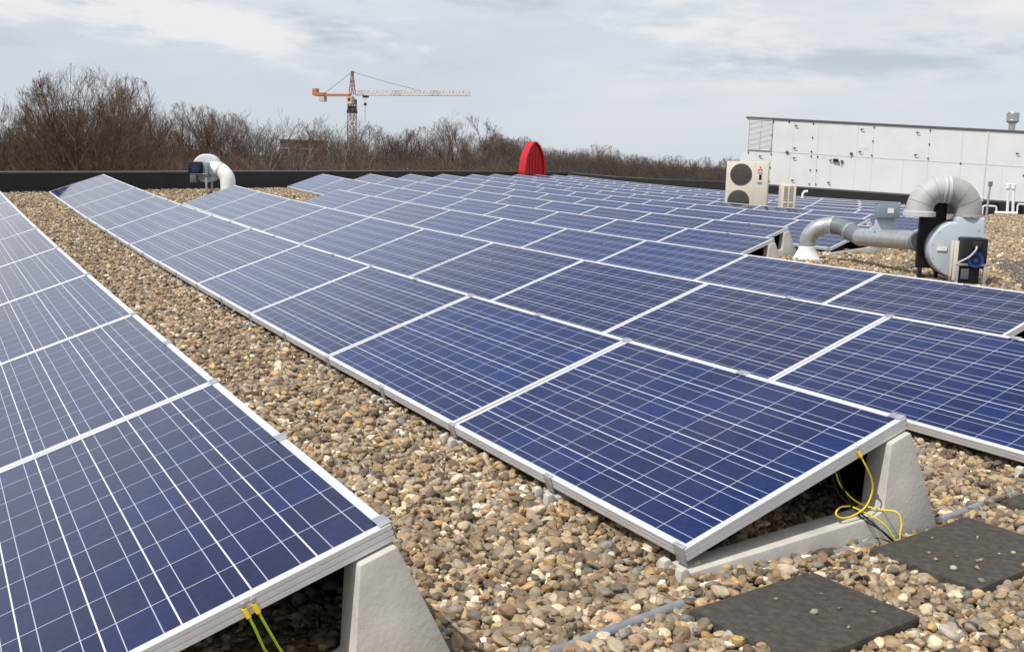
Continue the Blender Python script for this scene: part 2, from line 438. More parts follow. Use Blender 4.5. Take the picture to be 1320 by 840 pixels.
# ------------------------------------------------------------------ solar panels
P, PL, PW = 1.668, 1.661, 0.992
TILT, PITCHX, SK = 0.3405, 2.0312, 0.2627
DY = [.061,.086,.043,.007,-.062,-.073,-.111,-.062,-.156,.119,.048,.037,.016,.047]
K0 = [0,0,0,1,4,5,5,6,6,7,8,9,10,11]
K1 = [10,11,10,10,14,15,16,17,18,19,20,21,22,23]
cT, sT = math.cos(TILT), math.sin(TILT)
def seam_y(j, k): return SK*(j-1) + k*P + DY[j]
def row_x(j): return (j-1)*PITCHX
def make_panel():
    root = empty('solar_panel')
    prof = [(.024,0),(.001,0),(0,-.001),(0,-.011),(.003,-.012),(.003,-.0145),(0,-.0155),(0,-.0265),(.003,-.0275),(.003,-.030),(0,-.031),(0,-.042),(.03,-.042),(.03,-.0395),(.004,-.0395),(.004,-.007),(.024,-.007)]
    m = Mesh(); n = len(prof)
    for d, z in prof: m.v += [(d, d, z), (PW-d, d, z), (PW-d, PL-d, z), (d, PL-d, z)]
    for i in range(n):
        a, b = i*4, ((i+1) % n)*4
        for k in range(4):
            k2 = (k+1) % 4; m.f.append((a+k, a+k2, b+k2, b+k))
    m.build('frame', M_ALU, root)
    g = Mesh(); d = .0225
    g.box((d, d, -.0065), (PW-d, PL-d, -.0022))
    go = g.build('cell_sheet', M_PV, root)
    uvl = go.data.uv_layers.new(name='cells')
    mu, mv = -.004, -.004                                        # margin between frame and first cell
    for lp in go.data.loops:
        v = go.data.vertices[lp.vertex_index].co
        uvl.data[lp.index].uv = ((v.y - d - mu) / (PL - 2*d - 2*mu) * 10, (v.x - d - mv) / (PW - 2*d - 2*mv) * 6)
    w_ = Mesh()                                                 # black sheet closing the back, from the high edge down to the gravel
    w_.add([(PW-.004,.05,-.044),(PW-.004,PL-.004,-.044),(PW+.052,PL-.004,-.462),(PW+.052,.05,-.462),(PW-.001,.05,-.044),(PW-.001,PL-.004,-.044),(PW+.055,PL-.004,-.462),(PW+.055,.05,-.462)],
           [(0,1,2,3),(7,6,5,4),(0,4,5,1),(2,6,7,3),(1,5,6,2),(0,3,7,4)])
    w_.build('wind_plate', M_BLKM, root)
    return root
ORD = ['nearest','second','third','fourth','fifth','sixth','seventh','eighth','ninth','tenth','eleventh','twelfth','thirteenth']
def row_words(j):
    if j == 0: return 'the row before the gravel path'
    if j == 1: return 'the first row past the gravel path'
    if j == 13: return 'the rearmost row'
    return 'the %s row past the gravel path' % ORD[j-1]
rng = random.Random(4)
proto = make_panel(); first = True
for j in range(14):
    for k in range(K0[j], K1[j]):
        y0 = seam_y(j, k) + (P-PL)/2; y1 = y0 + PL; x = row_x(j)
        h0 = Vector((x, y0, float(Zr(x, y0)))); h1 = Vector((x, y1, float(Zr(x, y1))))
        ay = (h1-h0).normalized(); t = TILT + R(rng.uniform(-.22, .22))
        ax = Vector((math.cos(t), 0, math.sin(t))); ax = (ax - ay*ax.dot(ay)).normalized(); az = ax.cross(ay)
        o0 = h0 - ax*PW
        M = Matrix.Identity(4)
        for i in range(3): M[i][0], M[i][1], M[i][2], M[i][3] = ax[i], ay[i], az[i], o0[i]
        o = proto if first else dup(proto); first = False
        o.matrix_world = M
        i = k - K0[j]
        nth = ORD[i] + (' panel' if i == 0 else ' from near end')
        if k == K1[j]-1: lab = 'blue solar panel at the far end of %s' % row_words(j)
        elif i == 0: lab = 'blue solar panel at the near end of %s' % row_words(j)
        else: lab = 'blue solar panel, %s from near end of %s' % (ORD[i], row_words(j))
        tag(o, lab, 'solar panel', 'tilted solar panels in rows on the gravel roof')

# ------------------------------------------------------------------ concrete supports
def make_support():
    root = empty('concrete_support')
    b = Mesh()
    b.prism([(.202,-.06),(.198,.0),(.008,.381),(-.083,.349),(-.094,.115),(-.135,.098),(-.925,.030),(-.925,-.06)], -.052, .052)
    b.build('casting', M_CONC, root, bevel=.006)
    t = Mesh()
    for s in (-1, 1): t.prism([(-.927,-.05),(-.927,.030),(-.944,.050),(-.966,.044),(-.972,-.05)], .043*s-.016, .043*s+.016)
    t.build('toe_lug', M_CONC, root, bevel=.004)
    c = Mesh()                                                  # flat plate clipped over the frame's low edge
    ML = Matrix.Translation((-cT*PW,0,.43-sT*PW)) @ Matrix.Rotation(-TILT, 4, 'Y')
    c.box((-.0045,-.026,-.060), (-.0015,.026,.0015), ML); c.box((-.0045,-.026,.0015), (.012,.026,.0042), ML)
    c.build('edge_clip', M_STEEL, root, bevel=.0008)
    h = Mesh()                                                  # and over its high edge
    M = Matrix.Translation((0,0,.43)) @ Matrix.Rotation(-TILT, 4, 'Y')
    h.box((-.026,-.028,.001), (.0045,.028,.0045), M); h.box((.0015,-.028,-.045), (.0045,.028,.001), M)
    h.build('edge_clip', M_STEEL, root, bevel=.0008)
    return root
sup = make_support(); first = True
spots = []
for j in range(14):
    if j == 0: ks = [0, .5, 1, 1.5, 2, 3, 4, 5]
    elif j == 1: ks = [0] + [i*.5 for i in range(1, 20)]
    elif j == 2: ks = [0, .5, 1, 1.5]
    elif j in (3, 4, 5, 6, 7, 8): ks = [K0[j], K0[j]+.5]
    else: ks = [K0[j]]
    for k in ks: spots.append((j, k))
for j, k in spots:
    y = seam_y(j, k) + (.034 if k == K0[j] else 0)
    x = row_x(j)
    o = sup if first else dup(sup); first = False
    o.location = (x, y, ground(x, y))
    i = (k - K0[j]); rw = row_words(j).replace(' past the gravel path', ' past the path').replace(' before the gravel path', ' before the path')
    if i == 0: lab = 'grey concrete support foot exposed at the near end of %s' % rw
    elif i == int(i): lab = 'concrete support under the joint beyond the %s panel of %s' % (ORD[int(i)-1], rw)
    else: lab = 'concrete support under the middle of the %s panel of %s' % (ORD[int(i)], rw)
    tag(o, lab, 'support', 'concrete supports under the solar panels')

# ------------------------------------------------------------------ gravel
def in_poly(x, y, poly):
    ins = np.zeros(len(x), bool); n = len(poly)
    for i in range(n):
        x1, y1 = poly[i]; x2, y2 = poly[(i+1) % n]
        c = ((y1 > y) != (y2 > y)) & (x < (x2-x1)*(y-y1)/((y2-y1) if y2 != y1 else 1e-9) + x1)
        ins ^= c
    return ins
SLABS = []          # filled below: keeps stones off the pavers
def rect(ax, ay, bx, by, wid):
    d = Vector((bx-ax, by-ay)); l = d.length; d /= l; n = Vector((d.y, -d.x))
    return [(ax,ay),(bx,by),(bx+n.x*wid,by+n.y*wid),(ax+n.x*wid,ay+n.y*wid)]
SLAB_A = rect(-1.10,-.15,-.58,-.09,.385)
SLAB_B = rect(-.25,-.02,.33,.06,.385)
SLAB_C = rect(.63,.145,1.18,.22,.385)
PATH = []
for i in range(7):
    cx, cy = 8.15 + .60*i*.78, 5.15 + .60*i*.70
    PATH.append(rect(cx-.33, cy+.28, cx+.22, cy+.44, .40) if False else [(cx-.02,cy-.36),(cx+.36,cy-.02),(cx+.02,cy+.36),(cx-.36,cy+.02)])
SLABS = [SLAB_A, SLAB_B, SLAB_C] + PATH
def gravel():
    rs = np.random.RandomState(11)
    zones = [   # polygon, stones per m2
        ([(-3.3,-1.0),(2.2,-1.0),(2.2,1.0),(.5,1.6),(-3.3,1.6)], 4800),
        ([(2.2,-1.0),(4.6,-.6),(4.6,1.6),(2.2,1.0)], 2000),
        ([(.18,1.0),(1.25,1.0),(1.25,8),(.18,8)], 1500),
        ([(2.2,1.6),(3.2,1.6),(3.2,7),(2.2,7)], 1300),
        ([(-2.35,1.6),(-.62,1.6),(-.62,7),(-2.35,7)], 4000),
        ([(-2.35,7),(-.70,7),(-.70,13),(-2.35,13)], 2600),
        ([(-2.4,13),(-.70,13),(-.70,18.2),(-2.4,18.2)], 1800),
        ([(-3.5,16.2),(0,18.2),(.4,18.2),(2.4,16.8),(4.4,17.0),(5.4,23.6),(7,25.8),(-3.5,17)], 1000),
        ([(3.1,1.6),(8,.5),(15,6.3),(15,9.5),(9.3,9.7),(7.2,9.4),(6.3,8.6),(5.0,7.9),(4.0,3)], 2000),
        ([(15,9.5),(15,6.3),(24,10),(34,20),(34,24.5),(26,20.5),(13,10.5),(10,9.7)], 620),
    ]
    X, Y, Dn = [], [], []
    for poly, den in zones:
        px = np.array(poly); lo, hi_ = px.min(0), px.max(0)
        n = int((hi_[0]-lo[0])*(hi_[1]-lo[1])*den)
        x = rs.uniform(lo[0], hi_[0], n); y = rs.uniform(lo[1], hi_[1], n)
        k = in_poly(x, y, poly); X.append(x[k]); Y.append(y[k]); Dn.append(np.full(k.sum(), den))
    X = np.concatenate(X); Y = np.concatenate(Y); Dn = np.concatenate(Dn)
    Zg = Zr(X, Y) + GR
    # leave out what lies far outside any view from near here
    d = np.stack([X, Y, Zg], 1) - np.array(CAM); dep = d @ np.array(FWD)
    u = (d @ np.array(RIGHT))/dep; keep = (dep > .5) & (np.abs(u) < .60)
    # no stones inside pavers
    litter = np.zeros(len(X), bool)
    for s in SLABS:                          # a few stones have been kicked onto the pavers
        ins = in_poly(X, Y, s); few = rs.rand(len(X)) < (.010 if s not in PATH else .10)
        keep &= ~ins | few; litter |= ins & few
    for j in range(2, 14): keep &= ~((X > row_x(j)-.7) & (X < row_x(j)+.12) & (Y > seam_y(j, K0[j]) + 1.3) & (Y < seam_y(j, K1[j]) - .4) & (Dn < 2500) & (Dn != 1500) & (Dn != 1300))
    keep &= Y < par_y(X) - .02
    X, Y, Zg, Dn, litter = X[keep], Y[keep], Zg[keep], Dn[keep], litter[keep]; n = len(X)
    a = np.clip(rs.lognormal(math.log(.0135), .32, n), .0065, .026)
    a = np.where(Dn < 700, a*1.6, np.where(Dn < 2100, a*1.15, a))
    sx = a*rs.uniform(.95,1.35,n); sy = a*rs.uniform(.72,1.0,n); sz = a*rs.uniform(.50,.80,n)
    Zp = Zg - .014 + np.abs(rs.normal(0, .0125, n)) + sz*.35
    sx, sy, sz = (np.where(litter, v*.55, v) for v in (sx, sy, sz))
    Zp += .028*np.exp(-((X+.72)/.32)**2 - ((Y+.06)/.07)**2)          # a low drift against the near foot
    Zp = np.where(litter, Zg + np.where(Dn > 2500, .036, .036), Zp)
    pal = np.array([(.36,.265,.155),(.29,.225,.145),(.25,.21,.16),(.52,.44,.31),(.105,.082,.060),(.20,.135,.08),(.42,.26,.11),(.66,.60,.50),(.185,.175,.16),(.30,.20,.12)])
    pr = np.array([.21,.21,.15,.11,.11,.09,.035,.02,.035,.06])
    ci = rs.choice(len(pal), n, p=pr/pr.sum())
    col = pal[ci]*rs.uniform(.58,1.42,(n,1))*rs.uniform(.96,1.04,(n,3))*np.array((1.0,.985,.965))
    me = bpy.data.meshes.new('gravel'); me.vertices.add(n)
    me.vertices.foreach_set('co', np.stack([X,Y,Zp],1).astype('f').ravel())
    def attr(nm, ty, key, arr):
        at_ = me.attributes.new(nm, ty, 'POINT'); at_.data.foreach_set(key, arr.astype('f').ravel())
    attr('turn', 'FLOAT_VECTOR', 'vector', np.stack([rs.normal(0,.38,n), rs.normal(0,.38,n), rs.uniform(0,6.283,n)],1))
    attr('size', 'FLOAT_VECTOR', 'vector', np.stack([sx,sy,sz],1))
    attr('stone', 'FLOAT_COLOR', 'color', np.concatenate([col, np.ones((n,1))],1))
    at_ = me.attributes.new('shape', 'INT', 'POINT'); at_.data.foreach_set('value', rs.randint(0,7,n).astype('i'))
    o = bpy.data.objects.new('gravel', me); COL.objects.link(o)
    tag(o, 'loose rounded river pebbles in brown, grey and cream covering the roof', 'gravel', kind='stuff')
    ng = bpy.data.node_groups.new('pebbles', 'GeometryNodeTree')
    ng.interface.new_socket('Geometry', in_out='INPUT', socket_type='NodeSocketGeometry')
    ng.interface.new_socket('Geometry', in_out='OUTPUT', socket_type='NodeSocketGeometry')
    nn, L = ng.nodes.new, ng.links.new
    gi, go = nn('NodeGroupInput'), nn('NodeGroupOutput')
    join = nn('GeometryNodeJoinGeometry')
    for s in range(7):
        ico = nn('GeometryNodeMeshIcoSphere'); ico.inputs['Radius'].default_value = 1; ico.inputs['Subdivisions'].default_value = 3
        pos = nn('GeometryNodeInputPosition'); nz = nn('ShaderNodeTexNoise'); nz.noise_dimensions = '4D'
        nz.inputs['W'].default_value = s*7.31; nz.inputs['Scale'].default_value = .75; nz.inputs['Detail'].default_value = 1.0
        L(pos.outputs[0], nz.inputs['Vector'])
        sub = nn('ShaderNodeVectorMath'); sub.operation = 'SUBTRACT'; sub.inputs[1].default_value = (.5,.5,.5)
        L(nz.outputs['Color'], sub.inputs[0])
        sc_ = nn('ShaderNodeVectorMath'); sc_.operation = 'SCALE'; sc_.inputs['Scale'].default_value = 1.15
        L(sub.outputs[0], sc_.inputs[0])
        sp_ = nn('GeometryNodeSetPosition'); L(ico.outputs[0], sp_.inputs['Geometry']); L(sc_.outputs[0], sp_.inputs['Offset'])
        sm = nn('GeometryNodeSetShadeSmooth'); L(sp_.outputs[0], sm.inputs[0])
        stm = nn('GeometryNodeSetMaterial'); stm.inputs['Material'].default_value = M_PEB; L(sm.outputs[0], stm.inputs['Geometry'])
        gti = nn('GeometryNodeGeometryToInstance'); L(stm.outputs[0], gti.inputs[0]); L(gti.outputs[0], join.inputs[0])
    def named(nm, ty):
        q = nn('GeometryNodeInputNamedAttribute'); q.data_type = ty; q.inputs['Name'].default_value = nm; return q.outputs['Attribute']
    iop = nn('GeometryNodeInstanceOnPoints')
    L(gi.outputs[0], iop.inputs['Points']); L(join.outputs[0], iop.inputs['Instance'])
    iop.inputs['Pick Instance'].default_value = True
    L(named('shape', 'INT'), iop.inputs['Instance Index'])
    L(named('size', 'FLOAT_VECTOR'), iop.inputs['Scale'])
    e2r = nn('FunctionNodeEulerToRotation'); L(named('turn', 'FLOAT_VECTOR'), e2r.inputs[0]); L(e2r.outputs[0], iop.inputs['Rotation'])
    L(iop.outputs[0], go.inputs[0])
    md = o.modifiers.new('pebbles', 'NODES'); md.node_group = ng
    print('stones', n)
gravel()

# ------------------------------------------------------------------ pavers and conduit by the near row ends
def paver(poly, label, mat_, top=.033, th=.055, name='paving_slab', group=None):
    cx = sum(p[0] for p in poly)/4; cy = sum(p[1] for p in poly)/4; z = ground(cx, cy) + top
    m = Mesh(); m.prism([(p[0]-cx, p[1]-cy) for p in poly], -th, 0, axis='z')
    o = m.build(name, mat_, bevel=.005, loc=(cx, cy, z)); o.rotation_euler = (R(.6), R(-.5), 0)
    tag(o, label, 'slab', group)
g_ = 'dark rubber slabs beside the near row ends'
paver(SLAB_A, 'dark rubber slab lying in the gravel in front of the grey conduit, nearest the camera', M_RUBBER, group=g_)
paver(SLAB_B, 'dark rubber slab lying against the concrete foot with the yellow wires', M_RUBBER, group=g_)
paver(SLAB_C, 'dark rubber slab cut off by the picture edge, below the second row past the path', M_RUBBER, group=g_)
for i, s in enumerate(PATH):
    paver(s, 'weathered grey paver, %s of the line leading past the large blowing fan' % ORD[i], M_MOSS, top=.03, name='paver', group='grey pavers behind the extract fan')

def conduit():
    pts = [(-2.05,-.24),(-1.54,-.165),(-1.05,-.075),(-.61,.015),(-.2,.055),(.2,.105),(.55,.175),(.9,.235),(1.6,.36)]
    m = Mesh(); fine = []
    for i in range(len(pts)-1):
        for t in np.linspace(0, 1, 5)[:-1]:
            x = pts[i][0]*(1-t)+pts[i+1][0]*t; y = pts[i][1]*(1-t)+pts[i+1][1]*t
            fine.append((x, y, ground(x, y) + .008 + .004*math.sin(x*5)))
    m.tube(fine, .0165, 14)
    tag(m.build('conduit', M_HOSE, smooth=True), 'grey plastic conduit half buried in the gravel along the near row ends', 'pipe')
conduit()

# ------------------------------------------------------------------ earth wires
def smooth_path(pts, n=8):
    pts = [Vector(p) for p in pts]; q = [pts[0]*2-pts[1]] + pts + [pts[-1]*2-pts[-2]]; o = []
    for i in range(1, len(q)-2):
        for k in range(n):
            t = k/n
            o.append(.5*((2*q[i]) + (-q[i-1]+q[i+1])*t + (2*q[i-1]-5*q[i]+4*q[i+1]-q[i+2])*t*t + (-q[i-1]+3*q[i]-3*q[i+1]+q[i+2])*t**3))
    o.append(pts[-1]); return o
def earth_wire(pts, label, lug=True, mats=(M_YELLOW, M_GREEN), r=.0030, group='yellow and green earth wires at the row ends', name='earth_wire'):
    pp = smooth_path(pts); root = empty(name, loc=pp[0])
    lc = [p - pp[0] for p in pp]
    m = Mesh(); m.tube(lc, r, 10); m.build('insulation', mats[0], root, smooth=True)
    if mats[1]:
        s = Mesh(); off = Vector((-.0010,-.0014,.0))
        s.tube([p + off for p in lc], r*.80, 8); s.build('stripe', mats[1], root, smooth=True)
    if lug:
        d = (lc[2]-lc[0]).normalized()
        l = Mesh(); l.tube([-d*.012, d*.012], .0062, 10); l.build('lug_sleeve', M_YELLOW, root, smooth=True)
        b = Mesh(); b.lathe([(.009,0),(.009,.004),(.005,.006),(.005,.010)], org=-d*.017+Vector((0,.005,.004)), axis=(0,-1,0), sides=10); b.build('bolt', M_STEEL, root)
    tag(root, label, 'wire', group)
ya = seam_y(0, 0) + .009 - .0085
earth_wire([(-2.368,ya,-.150),(-2.352,ya-.004,-.185),(-2.336,ya,-.225),(-2.318,ya+.02,-.262),(-2.27,ya+.05,-.34),(-2.20,ya+.10,-.40),(-2.15,ya+.2,-.43)], 'yellow green earth wire bolted to the nearest frame, the lower of the two there')
earth_wire([(-2.347,ya,-.143),(-2.329,ya-.004,-.180),(-2.305,ya,-.228),(-2.28,ya+.02,-.272),(-2.23,ya+.05,-.335),(-2.16,ya+.10,-.39),(-2.08,ya+.2,-.43)], 'yellow green earth wire bolted to the nearest frame, the upper of the two there')
yb = seam_y(1, 0) + .009 - .0085
earth_wire([(-.215,yb,-.105),(-.190,yb-.012,-.150),(-.160,yb-.014,-.20),(-.150,yb-.01,-.245),(-.172,yb-.008,-.292),(-.220,yb-.004,-.318),(-.272,yb+.0,-.322),(-.292,yb+.01,-.308),(-.265,yb+.02,-.292),(-.205,yb+.03,-.298)], 'yellow earth wire looping from the frame beside the concrete foot', mats=(M_YELLOW, None))
earth_wire([(-.205,yb+.02,-.298),(-.160,yb-.02,-.322),(-.125,yb-.055,-.350),(-.098,yb-.075,-.395),(-.070,yb-.09,-.425),(-.03,yb-.10,-.45)], 'green striped earth wire dropping over the concrete foot to the ground', lug=False, mats=(M_GREEN, M_YELLOW))
earth_wire([(-.213,yb+.10,-.198),(-.194,yb+.09,-.245),(-.150,yb+.06,-.296),(-.112,yb+.0,-.312),(-.080,yb-.06,-.309),(-.072,yb-.078,-.345),(-.078,yb-.082,-.39),(-.060,yb-.09,-.447)], 'bright yellow earth wire hooked round the leg of the concrete foot', lug=False, mats=(M_YELLOW, None))
earth_wire([(-.228,yb+.08,-.16),(-.215,yb+.06,-.24),(-.190,yb+.0,-.325),(-.145,yb-.06,-.365),(-.093,yb-.085,-.412),(-.03,yb-.10,-.452)], 'black cable dropping over the concrete foot beside the yellow wires', lug=False, mats=(M_BLACK, None), r=.003, name='power_cable', group='black cables at the near row end')
earth_wire([(-.245,yb+.10,-.18),(-.222,yb+.06,-.27),(-.165,yb-.03,-.340),(-.118,yb-.072,-.392),(-.075,yb-.09,-.43),(-.02,yb-.105,-.455)], 'black cable behind the other black one over the concrete foot', lug=False, mats=(M_BLACK, None), r=.003, name='power_cable', group='black cables at the near row end')

# ------------------------------------------------------------------ large extract fan with its duct run
VDIR = Vector((.69,-.725,0)).normalized(); NDIR = Vector((.725,.69,0)).normalized()     # the building's own axes
def arc(c, r, a0, a1, n, xa, za):
    c = Vector(c); xa = Vector(xa); za = Vector(za)
    return [c + xa*r*math.cos(R(a0+(a1-a0)*i/n)) + za*r*math.sin(R(a0+(a1-a0)*i/n)) for i in range(n+1)]
def radial_fan(org, sc_, yaw_dir, label):
    """squirrel-cage blower: volute drum, outlet spout, motor on a stand (local x across, y away, z up)"""
    root = empty('extract_fan', frame(org, yaw_dir) @ Matrix.Scale(sc_, 4))
    return root
def drum_profile(mesh, R_, y0, y1, cz, spout=None):
    """rounded drum with a spout growing from its top"""
    pts = []
    n = 44
    for i in range(n):
        a = math.radians(90 + 360*i/n); pts.append((R_*math.cos(a), cz + R_*math.sin(a)))
    if spout:
        x0, x1, zt = spout
        pts = [p for p in pts if not (p[0] > x0 - .0 and p[0] < R_*.98 and p[1] > cz + .19*R_ )]
        # order: start at left of spout going counter-clockwise round the drum, then up the spout
        pts.sort(key=lambda p: (math.degrees(math.atan2(p[1]-cz, p[0])) - 100) % 360)
        pts += [(x1, cz + R_*.62), (x1, zt), (x0, zt), (x0, cz + R_*.93)]
    mesh.prism(pts, y0, y1)

fan_o = (7.75, 6.10, ground(7.75, 6.1))
FD = (at(760,318,12.6) - at(660,318,12.6)); FD = Vector((.80,-.60,0)).normalized()
fan = empty('extract_fan', frame(fan_o, FD))
m = Mesh(); drum_profile(m, .335, -.12, .14, .395, (-.060, .262, .775))
m.build('volute', M_VOLUTE, fan, bevel=.022, seg=3)
m = Mesh(); m.lathe([(.342,-.018),(.348,-.012),(.348,.012),(.342,.018)], org=(0,.13,.395), axis=(0,1,0), sides=48)
m.build('casing_rim', M_BLKM, fan)
m = Mesh(); m.box((-.40,.17,.14), (-.10,.25,.92)); m.box((-.37,.165,-.02),(-.33,.24,.14)); m.box((-.18,.165,-.02),(-.14,.24,.14))
m.build('back_plate', M_BLACK, fan, bevel=.004)
TR = .150
bend_r = [Vector((.098,.01,.765)), Vector((.098,.01,.81))] + [Vector((-.142+.24*math.cos(R(a)), .01, .845+.24*math.sin(R(a)))) for a in range(0, 91, 9)] + [Vector((-.175,.01,1.085))]
bend_l = [Vector((-.178,.01,1.085))] + [Vector((-.215+.24*math.cos(R(a)), .01, .845+.24*math.sin(R(a)))) for a in range(90, 181, 9)] + [Vector((-.455,.01,.80))]
m = Mesh(); m.tube(bend_r, TR, 32); m.build('outlet_elbow', M_GREYPVC, fan, smooth=True)
m = Mesh(); m.tube(bend_l, TR+.004, 32); m.build('outlet_elbow', M_BENDL, fan, smooth=True)
m = Mesh()
def bead(m, c_, t_, r0, hw, hgt): m.lathe([(r0-.004,-hw),(r0+hgt,-hw*.6),(r0+hgt,hw*.6),(r0-.004,hw)], org=c_, axis=t_, sides=32)
bead(m, Vector((-.150,.01,1.085)), (1,0,0), TR, .022, .010); bead(m, Vector((-.205,.01,1.085)), (1,0,0), TR, .018, .012)
m.build('coupling_ring', M_LTPVC, fan, smooth=True)
m = Mesh()                                                        # segment seams of the bends
for k in (5, 8, 11): bead(m, bend_r[k], (bend_r[min(k+1,len(bend_r)-1)]-bend_r[k-1]).normalized(), TR, .004, .0035)
for k in (3, 6, 9): bead(m, bend_l[k], (bend_l[k+1]-bend_l[k-1]).normalized(), TR+.004, .004, .0035)
m.build('bend_seam', M_GREYPVC, fan, smooth=True)
m = Mesh(); m.lathe([(TR,-.035),(.185,-.03),(.185,.022),(TR+.01,.030)], org=(-.455,.01,.795), axis=(0,0,1), sides=32)
m.build('outlet_flange', M_LTPVC, fan, smooth=True)
m = Mesh(); m.lathe([(TR,-.014),(.163,-.010),(.163,.010),(TR,.014)], org=(.098,.01,.782), axis=(0,0,1), sides=32)
for a in range(0, 360, 45): m.lathe([(.008,-.006),(.008,.016)], org=(.098+.163*math.cos(R(a)), .01+.163*math.sin(R(a)), .782), axis=(0,0,1), sides=6)
m.build('coupling_ring', M_STEEL, fan)
m = Mesh()
for a in range(20, 360, 30):
    if not 50 < a < 125: m.lathe([(.007,0),(.007,.008)], org=(.308*math.cos(R(a)), -.119, .395+.308*math.sin(R(a))), axis=(0,-1,0), sides=6)
m.build('casing_bolt', M_STEEL, fan)
# motor bay
m = Mesh(); m.box((-.03,-.42,.205), (.235,-.13,.550)); m.build('motor_housing', M_BLACK, fan, bevel=.02)
mot = Mesh(); mot.lathe([(.0,.0),(.032,.004),(.032,.018),(.058,.018),(.058,.0),(.086,-.002),(.092,.02),(.092,.06)], org=(.105,-.455,.305), axis=(0,1,0), sides=28)
mo = mot.build('motor_cowl', M_BLUE, fan, smooth=True)
m = Mesh(); m.lathe([(.0,0),(.028,.0),(.028,.006),(0,.006)], org=(.105,-.462,.305), axis=(0,1,0), sides=18); m.build('cowl_hub', M_BLUE, mo, smooth=True)
m = Mesh(); m.lathe([(.057,0),(.057,.012),(.034,.012),(.034,0)], org=(.105,-.4585,.305), axis=(0,1,0), sides=24); m.build('cowl_grille', M_BLACK, mo)
m = Mesh(); m.box((.055,-.445,.44), (.155,-.422,.515)); m.build('terminal_box', M_BLKM, fan, bevel=.004)
m = Mesh(); m.box((-.125,-.40,.06), (-.078,-.385,.515)); m.box((-.148,-.385,.10),(-.132,-.31,.515)); m.build('motor_bracket', M_BEIGE, fan, bevel=.003)
for lo_, hi_ in (((-.10,-.43,-.02),(-.065,-.395,.233)), ((.205,-.43,-.02),(.240,-.395,.233)), ((-.10,-.16,-.02),(-.065,-.135,.2)), ((.205,-.16,-.02),(.240,-.135,.2))):
    m = Mesh(); m.box(lo_, hi_); m.build('stand_leg', M_STEEL, fan, bevel=.002)
m = Mesh(); m.box((-.10,-.43,.235), (.240,-.395,.262)); m.build('stand_rail', M_STEEL, fan, bevel=.002)
m = Mesh(); m.box((-.05,-.40,.035), (.17,-.20,.225)); m.build('lower_casing', M_BLACK, fan, bevel=.006)
m = Mesh(); m.box((-.035,-.415,.08), (.05,-.401,.20)); m.box((-.015,-.4175,.165),(.03,-.4155,.18)); m.build('isolator', M_DKGREY, fan, bevel=.003)
m = Mesh(); m.box((-.255,-.1345,.375), (-.14,-.1315,.425)); m.build('sticker', M_PAPER, fan)
m = Mesh(); m.tube(smooth_path([(.10,-.455,.46),(.085,-.48,.42),(.03,-.47,.345),(-.03,-.45,.30),(-.075,-.42,.27)]), .010, 10); m.build('motor_cable', M_LTPVC, fan, smooth=True)
tag(fan, 'blue grey drum blower with black motor and arched grey outlet duct, on the gravel', 'fan')

# inlet duct: from the back plate along the aisle, over an elbow, down into a white cone
dp = [Vector(p) for p in ((7.60,6.47,.0),(7.72,6.60,0.0),(7.74,6.66,0.0),(8.17,7.94,-.055),(8.19,8.02,-.05),(8.225,8.20,.0),(8.235,8.36,.045),(8.20,8.50,.065),(8.165,8.60,.055),(8.10,8.70,.012),(8.055,8.765,-.065),(8.04,8.80,-.15),(8.035,8.81,-.27))]
for p in dp: p.y += .02
duct = empty('air_duct', loc=(8.035, 8.83, ground(8.035, 8.83)))
def local(ps, o): return [Vector(p) - o.location for p in ps]
m = Mesh(); m.tube(local(smooth_path(dp[1:4], 4), duct), .118, 24); m.build('straight_pipe', M_GALVTR, duct, smooth=True)
m = Mesh(); q_ = local([dp[0], dp[1]], duct)
pr = []; 
for i in range(13):
    pr.append(q_[0].lerp(q_[1], i/12))
m.tube(pr, [.118 + (.010 if i % 2 else 0) for i in range(13)], 24); m.build('flexible_sleeve', M_DKPVC, duct, smooth=True)
m = Mesh(); m.tube(local(smooth_path(dp[3:8], 6), duct), .116, 24); m.build('dark_elbow', M_DKPVC, duct, smooth=True)
m = Mesh(); m.tube(local(smooth_path(dp[7:13], 6), duct), .114, 24); m.build('pale_elbow', M_GALVTR, duct, smooth=True)
for (i, rr) in ((7,.124),(3,.124),(5,.127),(2,.124)):
    m = Mesh(); c_ = dp[i] - duct.location; t_ = (dp[min(i+1,12)]-dp[i-1]).normalized()
    m.lathe([(rr-.012,-.022),(rr,-.018),(rr,.018),(rr-.012,.022)], org=c_, axis=t_, sides=28)
    m.build('clamp_ring', M_STEEL, duct, smooth=True)
m = Mesh(); m.lathe([(.200,-.03),(.200,.012),(.190,.018),(.122,.155),(.122,.19),(.116,.195)], org=(0,-.01,0), sides=32)
m.build('roof_cone', M_WHITEP, duct, smooth=True)
tag(duct, 'grey air duct bending down into a white cone, running to the drum blower', 'duct')

sb_o = Vector((8.04, 7.46, .0)); sbf = frame(sb_o, (.874,-.486,0))
sw = empty('switch_box', sbf)
m = Mesh(); m.prism([(-.155,.055),(.150,.055),(.122,.262),(-.112,.262)], -.012, .012); m.box((-.13,-.0,.03),(.13,.10,.062)); m.build('bracket', M_VOLUTE, sw, bevel=.003)
m = Mesh(); m.box((-.140,-.10,.235), (.150,.03,.415)); m.build('box_body', M_BOXGREY, sw, bevel=.012)
m = Mesh(); m.box((-.148,-.085,.4155), (.158,.036,.424)); m.build('rain_hood', M_BOXGREY, sw, bevel=.003)
m = Mesh(); m.box((-.015,-.104,.30), (.065,-.1012,.365)); m.build('label_plate', M_PAPER, sw)
tag(sw, 'grey blue switch box with a white label, bracketed above the air duct', 'switch box')

